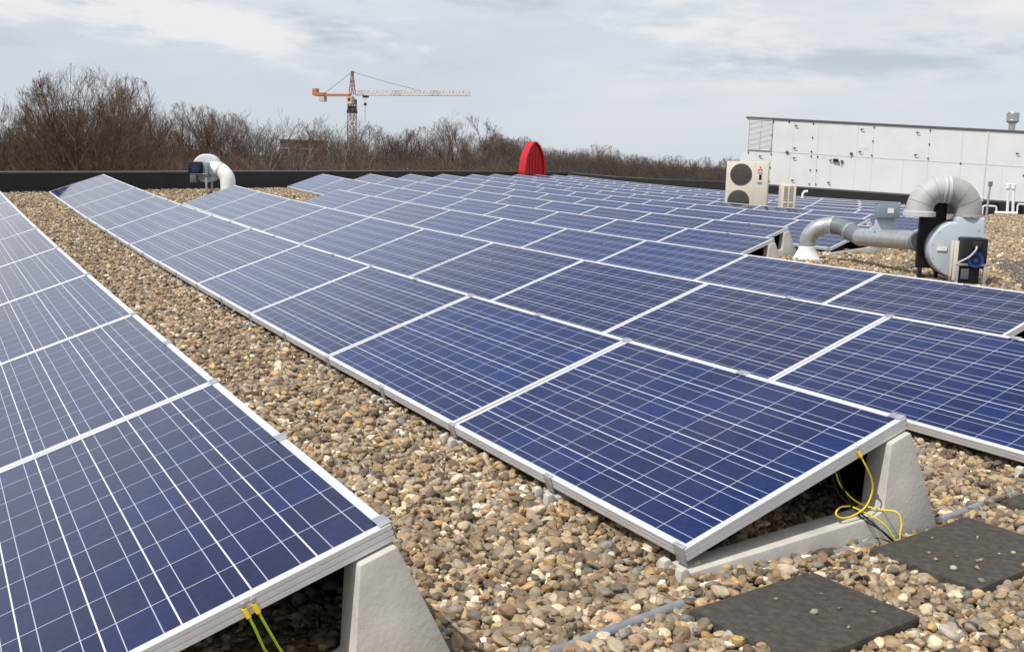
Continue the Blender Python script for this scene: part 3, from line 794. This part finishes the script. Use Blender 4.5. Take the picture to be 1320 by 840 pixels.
# ------------------------------------------------------------------ small extract fan by the far parapet
sf_o = (2.37, 20.70, ground(2.37, 20.7)); sf = empty('extract_fan', frame(sf_o, (.874,-.486,0)))
cz = .50 - (sf_o[2] - .0) ; cz = .475 - sf_o[2]
m = Mesh(); drum_profile(m, .30, .0, .26, cz); m.build('volute', M_SVOL, sf, bevel=.03, seg=3)
m = Mesh(); m.tube(smooth_path([(.10,.06,cz-.02),(.24,.02,cz-.01),(.36,-.02,cz-.06),(.455,-.05,cz-.17),(.48,-.06,cz-.32),(.48,-.06,-.02)], 5), [.155]*26, 22); m.build('outlet_elbow', M_WHITEP, sf, smooth=True)
m = Mesh(); m.lathe([(.155,-.02),(.168,-.015),(.168,.015),(.155,.02)], org=(.30,.0,cz-.03), axis=(.9,-.2,-.35), sides=24); m.build('coupling_ring', M_LTPVC, sf, smooth=True)
m = Mesh(); m.box((-.30,-.26,cz-.11), (-.02,-.01,cz+.135)); m.build('motor_housing', M_BLACK, sf, bevel=.02)
m = Mesh(); m.lathe([(.0,0),(.04,.0),(.04,.01),(.085,.01),(.085,.05)], org=(-.14,-.29,cz-.01), axis=(0,1,0), sides=20); m.build('motor_cowl', M_BLUED, sf, smooth=True)
m = Mesh(); m.box((-.01,-.20,cz-.20), (.09,-.012,cz+.12)); m.build('side_plate', M_BOXGREY, sf, bevel=.006)
m = Mesh(); m.box((.04,-.2,-.02),(.075,-.165,cz-.10)); m.box((.04,.2,-.02),(.075,.24,cz-.1)); m.box((-.27,-.23,cz-.13),(.09,.25,cz-.105))
m.build('stand', M_STEEL, sf, bevel=.002)
m = Mesh(); m.box((-.27,-.24,cz-.30), (-.14,-.10,cz-.14)); m.build('isolator', M_DKGREY, sf, bevel=.005)
m = Mesh(); m.box((.10,-.012,cz+.02), (.20,-.004,cz+.12)); m.build('sticker', M_PAPER, sf)
tag(sf, 'small white drum fan with black motor and white elbow by the far parapet', 'fan')

# ------------------------------------------------------------------ outdoor air conditioning units
def disc_grille(parent, x, z, r, y):
    m = Mesh(); m.lathe([(r,0),(r,.004),(r*.98,.006),(0,.006)], org=(x, y+.001, z), axis=(0,-1,0), sides=36); m.build('fan_opening', M_GRILLE, parent, smooth=True)
    g = Mesh()
    for q in np.linspace(.35, .97, 6):
        ring = [Vector((x + r*q*math.cos(a), y-.012, z + r*q*math.sin(a))) for a in np.linspace(0, 2*math.pi, 37)]
        g.tube(ring, .0022, 5, cap=False)
    for a in np.linspace(0, 2*math.pi, 7)[:-1]:
        g.tube([Vector((x, y-.013, z)), Vector((x + r*math.cos(a), y-.010, z + r*math.sin(a)))], .0022, 5)
    g.build('fan_guard', M_DKGREY, parent)
ac_x, ac_y = 14.74, 17.83; ac = empty('air_conditioner', frame((ac_x, ac_y, ground(ac_x, ac_y)), VDIR))
H_ = 1.435; W_ = .50
m = Mesh(); m.box((-W_,-.17,.07), (W_,.17,H_)); m.build('casing', M_BEIGE, ac, bevel=.015)
m = Mesh(); m.box((.172,-.1735,.09),(.178,-.1695,H_-.02)); m.box((-W_+.01,-.1735,.715),(.17,-.1695,.722)); m.build('panel_joint', M_SEAM, ac)
disc_grille(ac, -.145, H_-.315, .262, -.172); disc_grille(ac, -.175, H_-.95, .262, -.172)
em = Mesh()
def rhomb(cx, cz_, ang, s=.036):
    p = [(0,0),(s*.58,s*1.0),(0,s*2.0),(-s*.58,s*1.0)]
    c, s2 = math.cos(R(ang)), math.sin(R(ang))
    em.prism([(cx + a*c - b*s2, cz_ + a*s2 + b*c) for a, b in p], -.176, -.1705)
for an in (0, 120, 240): rhomb(.305, H_-.175, an)
em.build('emblem', M_REDEMB, ac)
m = Mesh(); m.box((.285,-.176,H_-.43),(.345,-.1705,H_-.30)); m.build('display_window', M_BLACK, ac)
m = Mesh(); m.box((.255,-.1755,H_-.275),(.365,-.1705,H_-.245)); m.box((.25,-.1755,H_-.53),(.37,-.1705,H_-.485)); m.build('label', M_BLUELBL, ac)
m = Mesh()
for sx in (-.38,.38): m.box((sx-.05,-.2,-.03),(sx+.05,.2,.068))
m.build('foot', M_BLKM, ac)
tag(ac, 'tall ivory outdoor air conditioner with two round fans and a red emblem', 'air conditioner', 'outdoor air conditioning units among the panels')

a2x, a2y = 14.76, 16.45; ac2 = empty('air_conditioner', frame((a2x, a2y, ground(a2x, a2y)), (.80,-.60,0)))
H2 = .94
m = Mesh(); m.box((-.155,-.40,.06), (.155,.40,H2)); m.build('casing', M_BEIGE, ac2, bevel=.012)
for cx in (-.075, .045):
    m = Mesh(); m.box((cx-.042,-.407,.10),(cx+.042,-.396,H2-.04)); m.build('side_grille', M_ACGR, ac2)
    m = Mesh()
    for z in np.arange(.13, H2-.05, .035): m.box((cx-.042,-.411,z),(cx+.042,-.405,z+.009))
    m.box((cx-.044,-.412,.52),(cx+.044,-.404,.56))
    m.build('grille_bar', M_BEIGE, ac2)
m = Mesh(); m.box((-.17,-.36,-.03),(.17,-.28,.058)); m.box((-.17,.28,-.03),(.17,.36,.058)); m.build('foot', M_BLKM, ac2)
tag(ac2, 'narrow ivory air conditioner turned end on, two upright grilles showing', 'air conditioner', 'outdoor air conditioning units among the panels')

# ------------------------------------------------------------------ white air handling unit
AO = Vector((24.87, 29.67, 0))
ahu = empty('air_handling_unit', frame(AO, VDIR))
SL = -.036                                                    # it follows the roof's fall
def sh(m):
    m.v = [(v[0], v[1], v[2] + SL*v[0]) for v in m.v]; return m
LEN = 13.2
m = Mesh(); m.box((.04,.012,1.475), (LEN,2.9,2.66)); sh(m).build('upper_casing', M_WHITE, ahu)
m = Mesh(); m.prism([(-.16,.235),(LEN,.235),(LEN,1.462),(.10,1.462),(-.06,1.36),(-.16,1.20)], .012, 2.9); sh(m).build('lower_casing', M_WHITE, ahu)
m = Mesh(); m.box((-.02,-.025,2.665), (LEN+.1,3.0,2.735)); sh(m).build('roof_edge', M_DKGREY, ahu, bevel=.006)
m = Mesh(); m.box((.9,-.04,-.75), (LEN-.1,2.8,.175)); sh(m).build('base_frame', M_BITUMEN, ahu)
m = Mesh(); m.box((-.12,-.03,.178), (LEN,2.9,.232)); sh(m).build('base_rail', M_DKGREY, ahu)
m = Mesh()
for u in (1.0, 1.77, 2.68, 4.09, 4.65, 6.60, 7.72): m.box((u-.005,.006,1.49), (u+.005,.014,2.65))
for u in (1.0, 1.72, 2.69, 3.21, 4.08, 4.67, 5.76, 6.61, 7.73, 9.14): m.box((u-.005,.006,.25), (u+.005,.014,1.45))
m.box((.05,.004,1.463), (LEN,.013,1.475))
sh(m).build('panel_joint', M_SEAM, ahu)
m = Mesh(); m.box((8.53,-.01,.25), (8.575,.012,2.655)); sh(m).build('section_joint', M_LOUVRE, ahu)
# louvre
m = Mesh(); m.box((.10,.0,1.49), (.98,.02,2.645)); sh(m).build('louvre_back', M_DKGREY, ahu)
m = Mesh()
for z in np.arange(1.51, 2.63, .046):
    for (a, b) in ((.115,.535),(.555,.965)):
        m.add([Vector((a,-.012,z)),Vector((b,-.012,z)),Vector((b,.008,z+.036)),Vector((a,.008,z+.036)),Vector((a,-.016,z+.004)),Vector((b,-.016,z+.004)),Vector((b,.004,z+.040)),Vector((a,.004,z+.040))], [(0,1,2,3),(7,6,5,4),(0,4,5,1),(2,6,7,3),(1,5,6,2),(0,3,7,4)])
sh(m).build('louvre_blades', M_LOUVRE, ahu)
m = Mesh()
for x in (.10,.535,.965): m.box((x,-.022,1.485),(x+.02,.0,2.65))
m.box((.10,-.022,1.483),(.985,.0,1.50)); m.box((.10,-.022,2.632),(.985,.0,2.655)); sh(m).build('louvre_frame', M_LTPVC, ahu)
for u, z in [(1.0,2.6),(.98,2.08),(.98,1.56),(1.58,2.62),(2.47,2.6),(2.47,2.08),(2.47,1.56),(2.47,1.39),(2.7,1.39),(2.47,.88),(2.7,.88),(2.47,.35),(2.71,.36),(.99,1.38),(.98,.88),(.98,.35),(.13,1.39),(4.64,2.59),(4.64,2.08),(4.64,1.56),(6.59,2.58),(6.6,2.08),(6.6,1.57),(9.84,1.17),(7.72,1.46)]:
    m = Mesh(); m.box((u-.020,-.024,z-.028), (u+.020,.011,z+.028)); sh(m).build('hinge', M_BLACK, ahu, bevel=.006, seg=1)
for u, z in [(1.83,2.49),(1.83,1.66),(1.83,1.29),(1.83,.45),(.57,1.28),(4.2,2.49),(4.19,1.67),(3.16,1.29),(3.15,.46),(6.15,2.48),(6.14,1.67),(9.55,1.93)]:
    m = Mesh(); m.lathe([(.026,0),(.026,.02),(.016,.03),(.016,.05)], org=(u, .012, z), axis=(0,-1,0), sides=10)
    m.box((u-.024,-.056,z-.013),(u+.092,-.04,z+.012)); sh(m).build('door_handle', M_BLACK, ahu)
m = Mesh(); m.box((3.28,-.07,1.24), (3.46,.011,1.35)); sh(m).build('junction_box', M_BLACK, ahu, bevel=.008)
m = Mesh(); m.lathe([(.055,0),(.055,.05),(.03,.06)], org=(3.60,.011,1.27), axis=(0,-1,0), sides=14); m.lathe([(.055,0),(.055,.05),(.03,.06)], org=(3.91,.011,1.58), axis=(0,-1,0), sides=14); m.lathe([(.06,0),(.06,.05),(.03,.06)], org=(1.58,.011,1.49), axis=(0,-1,0), sides=14)
sh(m).build('pressure_gauge', M_DKGREY, ahu)
m = Mesh()
for u, z in ((3.60,1.15),(3.50,1.18),(3.91,1.48)): m.tube([(u,-.01,z+.09),(u+.01,-.02,z),(u-.01,.0,z-.07)], .008, 6)
sh(m).build('sensor_lead', M_DKGREY, ahu)
m = Mesh()
for u0, u1, z in ((2.84,3.02,1.40),(2.84,3.10,1.345),(4.25,4.50,1.785)): m.box((u0,.009,z-.014), (u1,.0135,z+.014))
sh(m).build('notice_strip', M_LOUVRE, ahu)
tag(ahu, 'long white two tier air handling unit with louvre, black hinges and handles', 'air handling unit')

# flue on the far side of the unit's roof
fo = AO + VDIR*9.42 + NDIR*.9; flue = empty('flue', loc=(fo.x, fo.y, 2.68 + SL*9.42))
m = Mesh(); m.lathe([(.115,0),(.115,.42)], sides=24); m.build('pipe', M_STAIN, flue, smooth=True)
m = Mesh(); m.lathe([(.13,.33),(.20,.38),(.215,.40),(.215,.70),(.19,.735),(.0,.74)], sides=28); m.build('cowl', M_STAIN, flue, smooth=True)
m = Mesh(); m.lathe([(.2165,0),(.219,.004),(.219,.02),(.2165,.024)], org=(0,0,.43), sides=28); m.lathe([(.2165,0),(.219,.004),(.219,.02),(.2165,.024)], org=(0,0,.66), sides=28); m.build('cowl_band', M_STAIN, flue, smooth=True)
tag(flue, 'stainless steel flue with a wide round cowl on the white unit roof', 'flue')

# pipework in front of the unit
def uz(u, z, d=-.55): p = AO + VDIR*u + NDIR*d; return Vector((p.x, p.y, z + SL*u))
def pipe_thing(name, pts, r, mat_, label, cat, extras=(), group=None):
    o = Vector(pts[0]); root = empty(name, loc=o)
    m = Mesh(); m.tube([Vector(p)-o for p in pts], r, 14); m.build('pipe', mat_, root, smooth=True)
    for nm, c, rr, hh, mm in extras:
        m = Mesh(); m.lathe([(rr*.8,-hh),(rr,-hh*.8),(rr,hh*.8),(rr*.8,hh)], org=Vector(c)-o, sides=16); m.build(nm, mm, root, smooth=True)
    tag(root, label, cat, group)
gz = lambda u, d=-.55: ground(*(AO + VDIR*u + NDIR*d).xy) - SL*u
pipe_thing('vent_pipe', [uz(8.69, gz(8.69)), uz(8.70,.40), uz(8.72,.76)], .042, M_GALVTR, 'grey upright vent pipe with a dark cap in front of the white unit', 'pipe', [('cap', uz(8.72,.80), .075, .09, M_DKPVC)])
pipe_thing('water_pipe', [uz(9.37, gz(9.37)), uz(9.32,.72)], .048, M_WHITEP, 'white upright pipe with elbow, nearer the grey vent pipe of the two', 'pipe', [('valve', uz(9.31,.76), .085, .10, M_WHITEP)])
pipe_thing('water_pipe', [uz(9.55, gz(9.55)), uz(9.49,.72)], .048, M_WHITEP, 'white upright pipe with valve, farther from the grey vent pipe of the two', 'pipe', [('valve', uz(9.48,.76), .085, .10, M_WHITEP)])
def hoop(u0, u1, zt, label):
    zb = gz((u0+u1)/2)
    pts = [uz(u0, zb), uz(u0, zt-.09)] + [uz(u0+.06-.06*math.cos(R(a)), zt-.09+.09*math.sin(R(a))) for a in (30,60,90)] + [uz(u1-.06+.06*math.sin(R(a)), zt-.09+.09*math.cos(R(a))) for a in (0,30,60,90)] + [uz(u1, zb)]
    pipe_thing('pipe_guard', pts, .030, M_WHITEP, label, 'pipe guard', group='white pipe hoops on the roof')
hoop(8.55, 9.0, .02, 'white bent pipe hoop standing at the foot of the grey vent pipe')
hoop(9.68, 10.1, .16, 'white bent pipe hoop cut off by the picture edge, beyond the white pipes')
pipe_thing('water_pipe', [uz(8.95, gz(9.0)+.08), uz(9.70, gz(9.7)+.08)], .055, M_WHITEP, 'white pipe lying on the gravel between the two hoops', 'pipe')
pipe_thing('gate_valve', [uz(8.44,gz(8.44)), uz(8.44,.16)], .05, M_WHITEP, 'white valve body on a short stub beside the drum blower outlet', 'valve', [('hand_wheel', uz(8.44,.24), .10, .10, M_WHITEP)])
vp = at(1035, 249, 36.3)
pipe_thing('roof_vent', [(vp.x, vp.y, ground(vp.x, vp.y)), (vp.x, vp.y, vp.z-.02), (vp.x+.03, vp.y-.03, vp.z+.05), (vp.x+.12, vp.y-.10, vp.z+.07)], .045, M_WHITEP, 'small white gooseneck vent between rows before the white unit', 'vent')

# ------------------------------------------------------------------ red arched cowl on the far parapet
rp = at(686, 222, 46.5)
red = empty('roof_cowl', frame((rp.x, rp.y, rp.z - .10), VDIR + NDIR*1.25))
def arch(hw, h, n=26):
    pts = []
    for i in range(n+1):
        a = math.pi*(1 - i/n); t = math.sin(a)
        pts.append((math.copysign(hw*(1 - t**2.3)**.66 if t < 1 else 0, math.cos(a)), h*t))
    return pts
m = Mesh(); A_, B_ = arch(.55, 1.42), arch(.505, 1.355); n = len(A_)
Y0, Y1 = -.24, .26
vs = [Vector((p[0], Y0, p[1])) for p in A_] + [Vector((p[0], Y1, p[1])) for p in A_] + [Vector((p[0], Y0, p[1])) for p in B_] + [Vector((p[0], Y0+.13, p[1])) for p in B_]
fs = []
for i in range(n-1):
    fs += [(i, i+1, n+i+1, n+i), (i, 2*n+i, 2*n+i+1, i+1), (2*n+i, 3*n+i, 3*n+i+1, 2*n+i+1)]
fs += [tuple(range(n, 2*n))]
m.add(vs, fs); m.build('shell', M_RED, red, smooth=True, angle=40)
m = Mesh(); m.prism(B_, Y0+.11, Y0+.14); m.build('front_panel', M_RED, red)
m = Mesh()
for x in (-.22,-.07,.08,.23): m.box((x-.016, Y0+.08, .02), (x+.016, Y0+.109, 1.12 - abs(x)*.9))
m.build('panel_rib', M_RED, red)
tag(red, 'bright red arched cowl with a recessed ribbed front, standing at the far parapet', 'roof cowl')

# ------------------------------------------------------------------ tower crane
def crane():
    D = 330.0; base = at(453.5, 200, D); foot = Vector((base.x, base.y, -10.6)); k = D/1374.2
    def zat(py): return at(453.5, py, D).z + 10.6
    right = Vector((RIGHT.x, RIGHT.y, 0)).normalized()
    right = (right*math.cos(R(23)) - Vector((FWD.x, FWD.y, 0)).normalized()*math.sin(R(23)))
    root = empty('tower_crane', frame(foot, right))
    top = zat(95); jibz = zat(123.5); cabz = zat(131)
    def lattice(m, p0, p1, w0, w1, bays, r, tri=False):
        p0, p1 = Vector(p0), Vector(p1); d = (p1-p0).normalized()
        a = Vector((0,1,0)) if abs(d.y) < .9 else Vector((1,0,0)); b = d.cross(a).normalized(); a = b.cross(d).normalized()
        if tri: offs = [(a*.5 - b*.0), (a*-.5), (b*-.9 if (b*-.9).z > 0 else b*.9)]
        else: offs = [a*.5+b*.5, a*.5-b*.5, a*-.5-b*.5, a*-.5+b*.5]
        n = len(offs)
        for o in offs: m.tube([p0+o*w0, p1+o*w1], r, 4)
        for i in range(bays):
            t0, t1 = i/bays, (i+1)/bays; q0, q1 = p0.lerp(p1, t0), p0.lerp(p1, t1); s0, s1 = w0+(w1-w0)*t0, w0+(w1-w0)*t1
            for j in range(n):
                o0, o1 = offs[j], offs[(j+1) % n]
                m.tube([q0+o0*s0, q1+o1*s1] if i % 2 else [q0+o1*s0, q1+o0*s1], r*.7, 3, cap=False)
                m.tube([q1+o0*s1, q1+o1*s1], r*.7, 3, cap=False)
    m = Mesh(); lattice(m, (0,0,0), (0,0,cabz-1.0), 1.9, 1.9, 14, .16); m.build('mast', M_CRRED, root)
    m = Mesh(); lattice(m, (0,0,jibz), (0,0,top), 1.5, .45, 4, .13); m.box((-.35,-.35,top-.1),(.5,.35,top+.45)); m.build('tower_head', M_CRRED, root)
    m = Mesh(); m.box((-1.2,-1.2,cabz-3.6),(1.2,1.2,cabz-2.9)); m.prism([(-1.25,cabz-3.0),(1.3,cabz-3.0),(.85,cabz-1.4),(-.85,cabz-1.4)], -1.0, 1.0); m.build('slewing_ring', M_BLKM, root)
    m = Mesh(); m.box((-.9,-1.9,cabz-.9),(.95,-.2,cabz+1.3)); c_ = m.build('cab', M_CRWHITE, root); 
    m = Mesh(); m.box((-.35,-1.95,cabz-.1),(.55,-1.91,cabz+.9)); m.build('cab_window', M_PANE, c_)
    m = Mesh(); m.box((-1.0,-.2,cabz-.9),(1.0,1.2,cabz+.6)); m.build('slewing_platform', M_CRRED, root)
    Lj = 166*k
    for i in range(12):                                        # alternate pale and red sections
        a, b = 1.2 + (Lj-1.2)*i/12, 1.2 + (Lj-1.2)*(i+1)/12
        m = Mesh(); lattice(m, (a,0,jibz), (b,0,jibz), 1.5, 1.5, 3, .062, tri=True)
        m.build('jib_section', M_CRWHITE if i % 4 else M_CRRED, root)
    m = Mesh(); Lc = 57*k; m.box((-Lc+1,-.6,jibz-.35),(-.8,-.35,jibz+.35)); m.box((-Lc+1,.35,jibz-.35),(-.8,.6,jibz+.35)); m.box((-Lc+1,-.34,jibz-.3),(-.8,.34,jibz-.15)); m.build('counter_jib', M_CRORANGE, root)
    m = Mesh(); m.box((-Lc+.2,-.9,jibz-.3),(-Lc+4.0,.9,jibz+.75)); m.box((-Lc-.3,-.8,jibz+.1),(-Lc+1.3,.8,jibz+2.0)); m.build('winch_house', M_CRORANGE, root, bevel=.12)
    m = Mesh(); m.box((-Lc+2.2,-.8,jibz-2.0),(-Lc+4.1,.8,jibz-.4)); m.build('counterweight', M_CONC, root)
    m = Mesh(); m.tube([(.1,0,top+.2),(Lj*.28,0,top-2.6),(Lj*.60,0,jibz+1.3)], .075, 4); m.tube([(-.1,0,top+.2),(-Lc+4,0,jibz+.7)], .07, 4); m.build('tie_rope', M_CABLE, root)
    m = Mesh(); m.box((4.0,-.5,jibz-.75),(5.6,.5,jibz-.15)); m.build('trolley', M_BLKM, root)
    hz = zat(134.5); m = Mesh(); m.box((4.3,-.3,hz-.5),(5.0,.3,hz+.4)); m.build('hook_block', M_BLKM, root, bevel=.1)
    m = Mesh(); m.tube([(4.65,0,jibz-.5),(4.65,0,hz)], .045, 4); m.tube([(4.65,0,hz),(4.65,0,zat(158))], .06, 4); m.build('hoist_rope', M_CABLE, root)
    tag(root, 'orange and white tower crane rising behind the bare trees', 'crane')
crane()

# ------------------------------------------------------------------ bare winter trees
def make_tree_meshes(seed, spread=.5, trunk_h=.16, limbs=13, rx=.30, counts=(8,6,5,3), twig_mat=None, thick=1.0):
    """unit-height leafless tree whose branch tips end on a rounded crown: returns (trunk mesh, crown mesh)"""
    rs = random.Random(seed); tr, cr = Mesh(), Mesh()
    tr.tube([(0,0,-.02),(.004,0,trunk_h*.5),(0,.005,trunk_h)], [.024*thick,.018*thick,.016*thick], 7)
    cz, rz = .58, .42
    def room(p, d):
        """distance from p along d to the crown's outline"""
        ax = Vector((d.x/rx, d.y/rx, d.z/rz)); po = Vector((p.x/rx, p.y/rx, (p.z-cz)/rz))
        a, b, c = ax.dot(ax), 2*ax.dot(po), po.dot(po)-1
        q = b*b-4*a*c
        return max(.02, (-b+math.sqrt(q))/(2*a)) if q > 0 else .03
    def rvec(d, ang):
        p = d.orthogonal().normalized(); p.rotate(Matrix.Rotation(rs.uniform(0, 6.283), 3, d))
        return (d*math.cos(ang) + p*math.sin(ang)).normalized()
    def grow(m, p, d, ln, r, lvl):
        n = 5 if lvl == 0 else (3 if lvl < 3 else 2); pts = [p]; dd = d.copy()
        for i in range(n):
            dd = (dd + Vector((rs.gauss(0,.09), rs.gauss(0,.09), rs.gauss(0,.05) + (.05 if lvl else .06)))).normalized()
            pts.append(pts[-1] + dd*ln/n)
        m.tube(pts, [max(r*(1-.78*i/n), .00035) for i in range(n+1)], 5 if lvl < 1 else 3, cap=False)
        if lvl >= len(counts): return
        for c in range(counts[lvl]):
            t = rs.uniform(.22, 1.0); q = t*n; i = min(int(q), n-1); s_ = pts[i].lerp(pts[i+1], q-i)
            base = (pts[i+1]-pts[i]).normalized(); nd = rvec(base, rs.uniform(.30, .75)); nd.z = nd.z*.9 + .12; nd.normalize()
            l2 = min(ln*rs.uniform(.40, .70)*(1.1-.35*t), room(s_, nd)*rs.uniform(.75, 1.04))
            grow(cr, s_, nd, l2, max(r*(.54-.22*t), .00052), lvl+1)
    for i in range(limbs):
        a = 2.4*i + rs.uniform(-.3,.3); tilt = spread*math.sqrt((i+.5)/limbs)
        d = Vector((math.cos(a)*math.sin(tilt), math.sin(a)*math.sin(tilt), math.cos(tilt)))
        p0 = Vector((0,0,trunk_h*rs.uniform(.4,1.0)))
        grow(cr, p0, d, room(p0, d)*rs.uniform(.84,.97), .0100*thick, 0)
    def me(mm, nm, ma):
        x = bpy.data.meshes.new(nm); x.from_pydata(mm.v, [], mm.f); x.materials.append(ma)
        x.polygons.foreach_set('use_smooth', [True]*len(x.polygons)); x.update(); return x
    return me(tr, 'trunk', M_BARK), me(cr, 'crown', twig_mat or M_TWIG)
KINDS = [make_tree_meshes(1, .62, .14, 15, .31, (8,7,5,3), M_TWIG, .80), make_tree_meshes(2, .80, .22, 9, .30, (8,6,5,3), M_TWIGG),
         make_tree_meshes(3, .55, .18, 11, .24, (8,6,5,3), M_TWIG), make_tree_meshes(5, .70, .16, 11, .28, (8,6,5,3), M_TWIG)]
def tree(px, D, top_py, kind, width, label, group=None, seed=0):
    t = at(px, top_py, D); h = t.z + 10.6; tm, cm_ = KINDS[kind]
    root = empty('bare_tree', loc=(t.x, t.y, -10.6)); root.rotation_euler = (0, 0, seed*1.7 + px*.13)
    root.scale = (h*width, h*width, h)
    for nm, me_ in (('trunk', tm), ('crown', cm_)):
        o = bpy.data.objects.new(nm, me_); COL.objects.link(o); o.parent = root
    tag(root, label, 'tree', group)
G = 'bare winter trees beyond the parapet'
tree(112, 74, 80, 0, 1.0, 'tallest bare tree, its rounded crown standing above the far end of the gravel path', G)
tree(60, 84, 100, 3, .85, 'bare tree reaching out beside the tallest tree, on its side away from the crane', G)
tree(168, 82, 98, 2, .9, 'bare tree just beside the tallest tree, on the side towards the crane', G)
tree(-4, 78, 117, 1, .8, 'pale bare tree cut off by the picture edge above the nearest row', G)
tree(345, 92, 134, 1, 1.1, 'pale spreading bare tree between the small white fan and the crane', G)
tree(440, 108, 140, 1, 1.05, 'pale bare tree in front of the crane mast', G)
tree(601, 130, 139, 1, 1.15, 'tall pale bare tree standing alone below the tip of the crane jib', G)
tree(948, 235, 196, 1, 1.0, 'bare tree rising just behind the ivory air conditioner', G)
gen = 'bare brown tree, one of the many in the wood beyond the parapet'
rt = random.Random(9)
prof = [(-60,122),(20,140),(110,140),(185,132),(215,128),(235,131),(270,134),(300,140),(325,158),(385,170),(415,166),(470,160),(500,162),(540,160),(570,164),(630,162),(660,168),(700,182),(760,185),(820,190),(850,196),(880,200),(935,203),(1000,212)]
def prof_at(px):
    for (a, b), (c, d) in zip(prof, prof[1:]):
        if a <= px <= c: return b + (d-b)*(px-a)/(c-a)
    return 205
i = 0; px = -50
while px < 985:
    D = 88 + max(0, px)*.13 + rt.uniform(-10, 14)
    tree(px, D, prof_at(px) + rt.choice((0, 3, 8, 16, 24))*(1 - .0008*max(px, 0)), rt.choice((1,2,3,3)), rt.uniform(.8,1.15), gen, G, i)
    px += rt.uniform(20, 36)*(1 - .0005*max(px,0)); i += 1

# undergrowth and the deep wood behind: nobody could count its stems
def thicket(name, material, spans, label, seed):
    rs = np.random.RandomState(seed); V, F = [], []; off = 0
    for (p0, p1, D0, D1, t0, n, rad) in spans:
        px = rs.uniform(p0, p1, n); D = rs.uniform(D0, D1, n)
        fw, rg = np.array(FWD), np.array(RIGHT)
        pos = np.array(CAM) + D[:,None]*(fw + rg*((px-660)/1374.2)[:,None]); pos[:,2] = -10.6
        top = np.interp(px, [p[0] for p in prof], [p[1] for p in prof]) + t0
        # height that reaches the wanted skyline at this distance
        up = np.array(UP); zt = (np.array(CAM) + D[:,None]*(fw + rg*((px-660)/1374.2)[:,None] - up*((top-420)/1374.2)[:,None]))[:,2]
        h = np.maximum(zt + 10.6, 3) * rs.uniform(.72, 1.04, n)
        # each stem throws twigs from its upper part
        for lvl, cnt in ((0, 1), (1, 24), (2, 84)):
            N_ = n*cnt; idx = np.repeat(np.arange(n), cnt)
            if lvl == 0: s = pos.copy(); l = h*.8; dirs = np.stack([rs.normal(0,.08,N_), rs.normal(0,.08,N_), np.ones(N_)],1); r = np.full(N_, rad*1.7)
            else:
                s = pos[idx].copy(); fr = rs.uniform(.12 if lvl == 1 else .38, .9, N_); s[:,2] += h[idx]*fr
                sprd = .10*h[idx]*(1 if lvl == 1 else 1.5); s[:,0] += rs.normal(0,1,N_)*sprd*.55; s[:,1] += rs.normal(0,1,N_)*sprd*.55
                l = h[idx]*rs.uniform(.10,.24,N_)*np.minimum(1,(1.02-fr)*3.2)
                dirs = np.stack([rs.normal(0,.8,N_), rs.normal(0,.8,N_), rs.uniform(-.15,1.2,N_)],1); r = np.full(N_, rad*(.5 if lvl == 1 else .36))
            dirs /= np.linalg.norm(dirs, axis=1, keepdims=True); tip = s + dirs*l[:,None]
            a = np.cross(dirs, [0.3,.9,.1]); a /= np.linalg.norm(a, axis=1, keepdims=True); b = np.cross(dirs, a)
            ring = [s + (a*math.cos(t) + b*math.sin(t))*r[:,None] for t in (0, 2.094, 4.189)]
            V.append(np.stack(ring + [tip], 1).reshape(-1, 3))
            o = off + np.arange(N_)*4
            F.append(np.stack([o,o+1,o+3, o+1,o+2,o+3, o+2,o,o+3],1).reshape(-1,3)); off += N_*4
    V = np.concatenate(V).astype('f'); F = np.concatenate(F).astype('i')
    me = bpy.data.meshes.new(name); me.vertices.add(len(V)); me.vertices.foreach_set('co', V.ravel())
    me.loops.add(F.size); me.loops.foreach_set('vertex_index', F.ravel())
    me.polygons.add(len(F)); me.polygons.foreach_set('loop_start', np.arange(len(F), dtype='i')*3)
    me.update(calc_edges=True); me.materials.append(material)
    o = bpy.data.objects.new(name, me); COL.objects.link(o); tag(o, label, 'undergrowth', kind='stuff')
thicket('undergrowth', M_SHRUB, [(-140,420,66,98,54,700,.024),(300,760,80,120,32,700,.028)], 'tangled red brown undergrowth of bare stems below the trees', 3)
thicket('woodland', M_WOODFAR, [(-160,420,104,140,46,420,.05),(380,760,125,170,22,520,.055),(620,1010,170,240,6,900,.07)], 'deep bare wood closing the view behind the front trees', 8)

# ------------------------------------------------------------------ houses glimpsed through the wood
def brick_block(px0, px1, top, D, label, windows):
    a, b = at(px0, top, D), at(px1, top, D); d = (b-a); d.z = 0; w_ = d.length
    root = empty('brick_building', frame((a.x, a.y, -10.6), d)); h = (a.z+b.z)/2 + 10.6
    m = Mesh(); m.box((0,0,0),(w_,9,h)); m.build('wall', M_BRICK, root)
    m = Mesh(); m.box((-.2,-.2,h),(w_+.2,9.2,h+.25)); m.build('roof', M_DKGREY, root)
    for i in range(windows):
        for z in (h-2.6, h-5.6):
            x = w_*(i+.5)/windows; m = Mesh(); m.box((x-.65,-.06,z),(x+.65,.02,z+1.5)); f = m.build('window', M_WHITEP, root)
            m = Mesh(); m.box((x-.55,-.075,z+.1),(x+.55,-.061,z+1.4)); m.build('pane', M_PANE, f)
    tag(root, label, 'building')
brick_block(361, 409, 182, 168, 'flat roofed brown brick building glimpsed behind the pale spreading tree', 4)
brick_block(-20, 48, 186, 118, 'brown brick building glimpsed through the trees above the nearest row', 4)
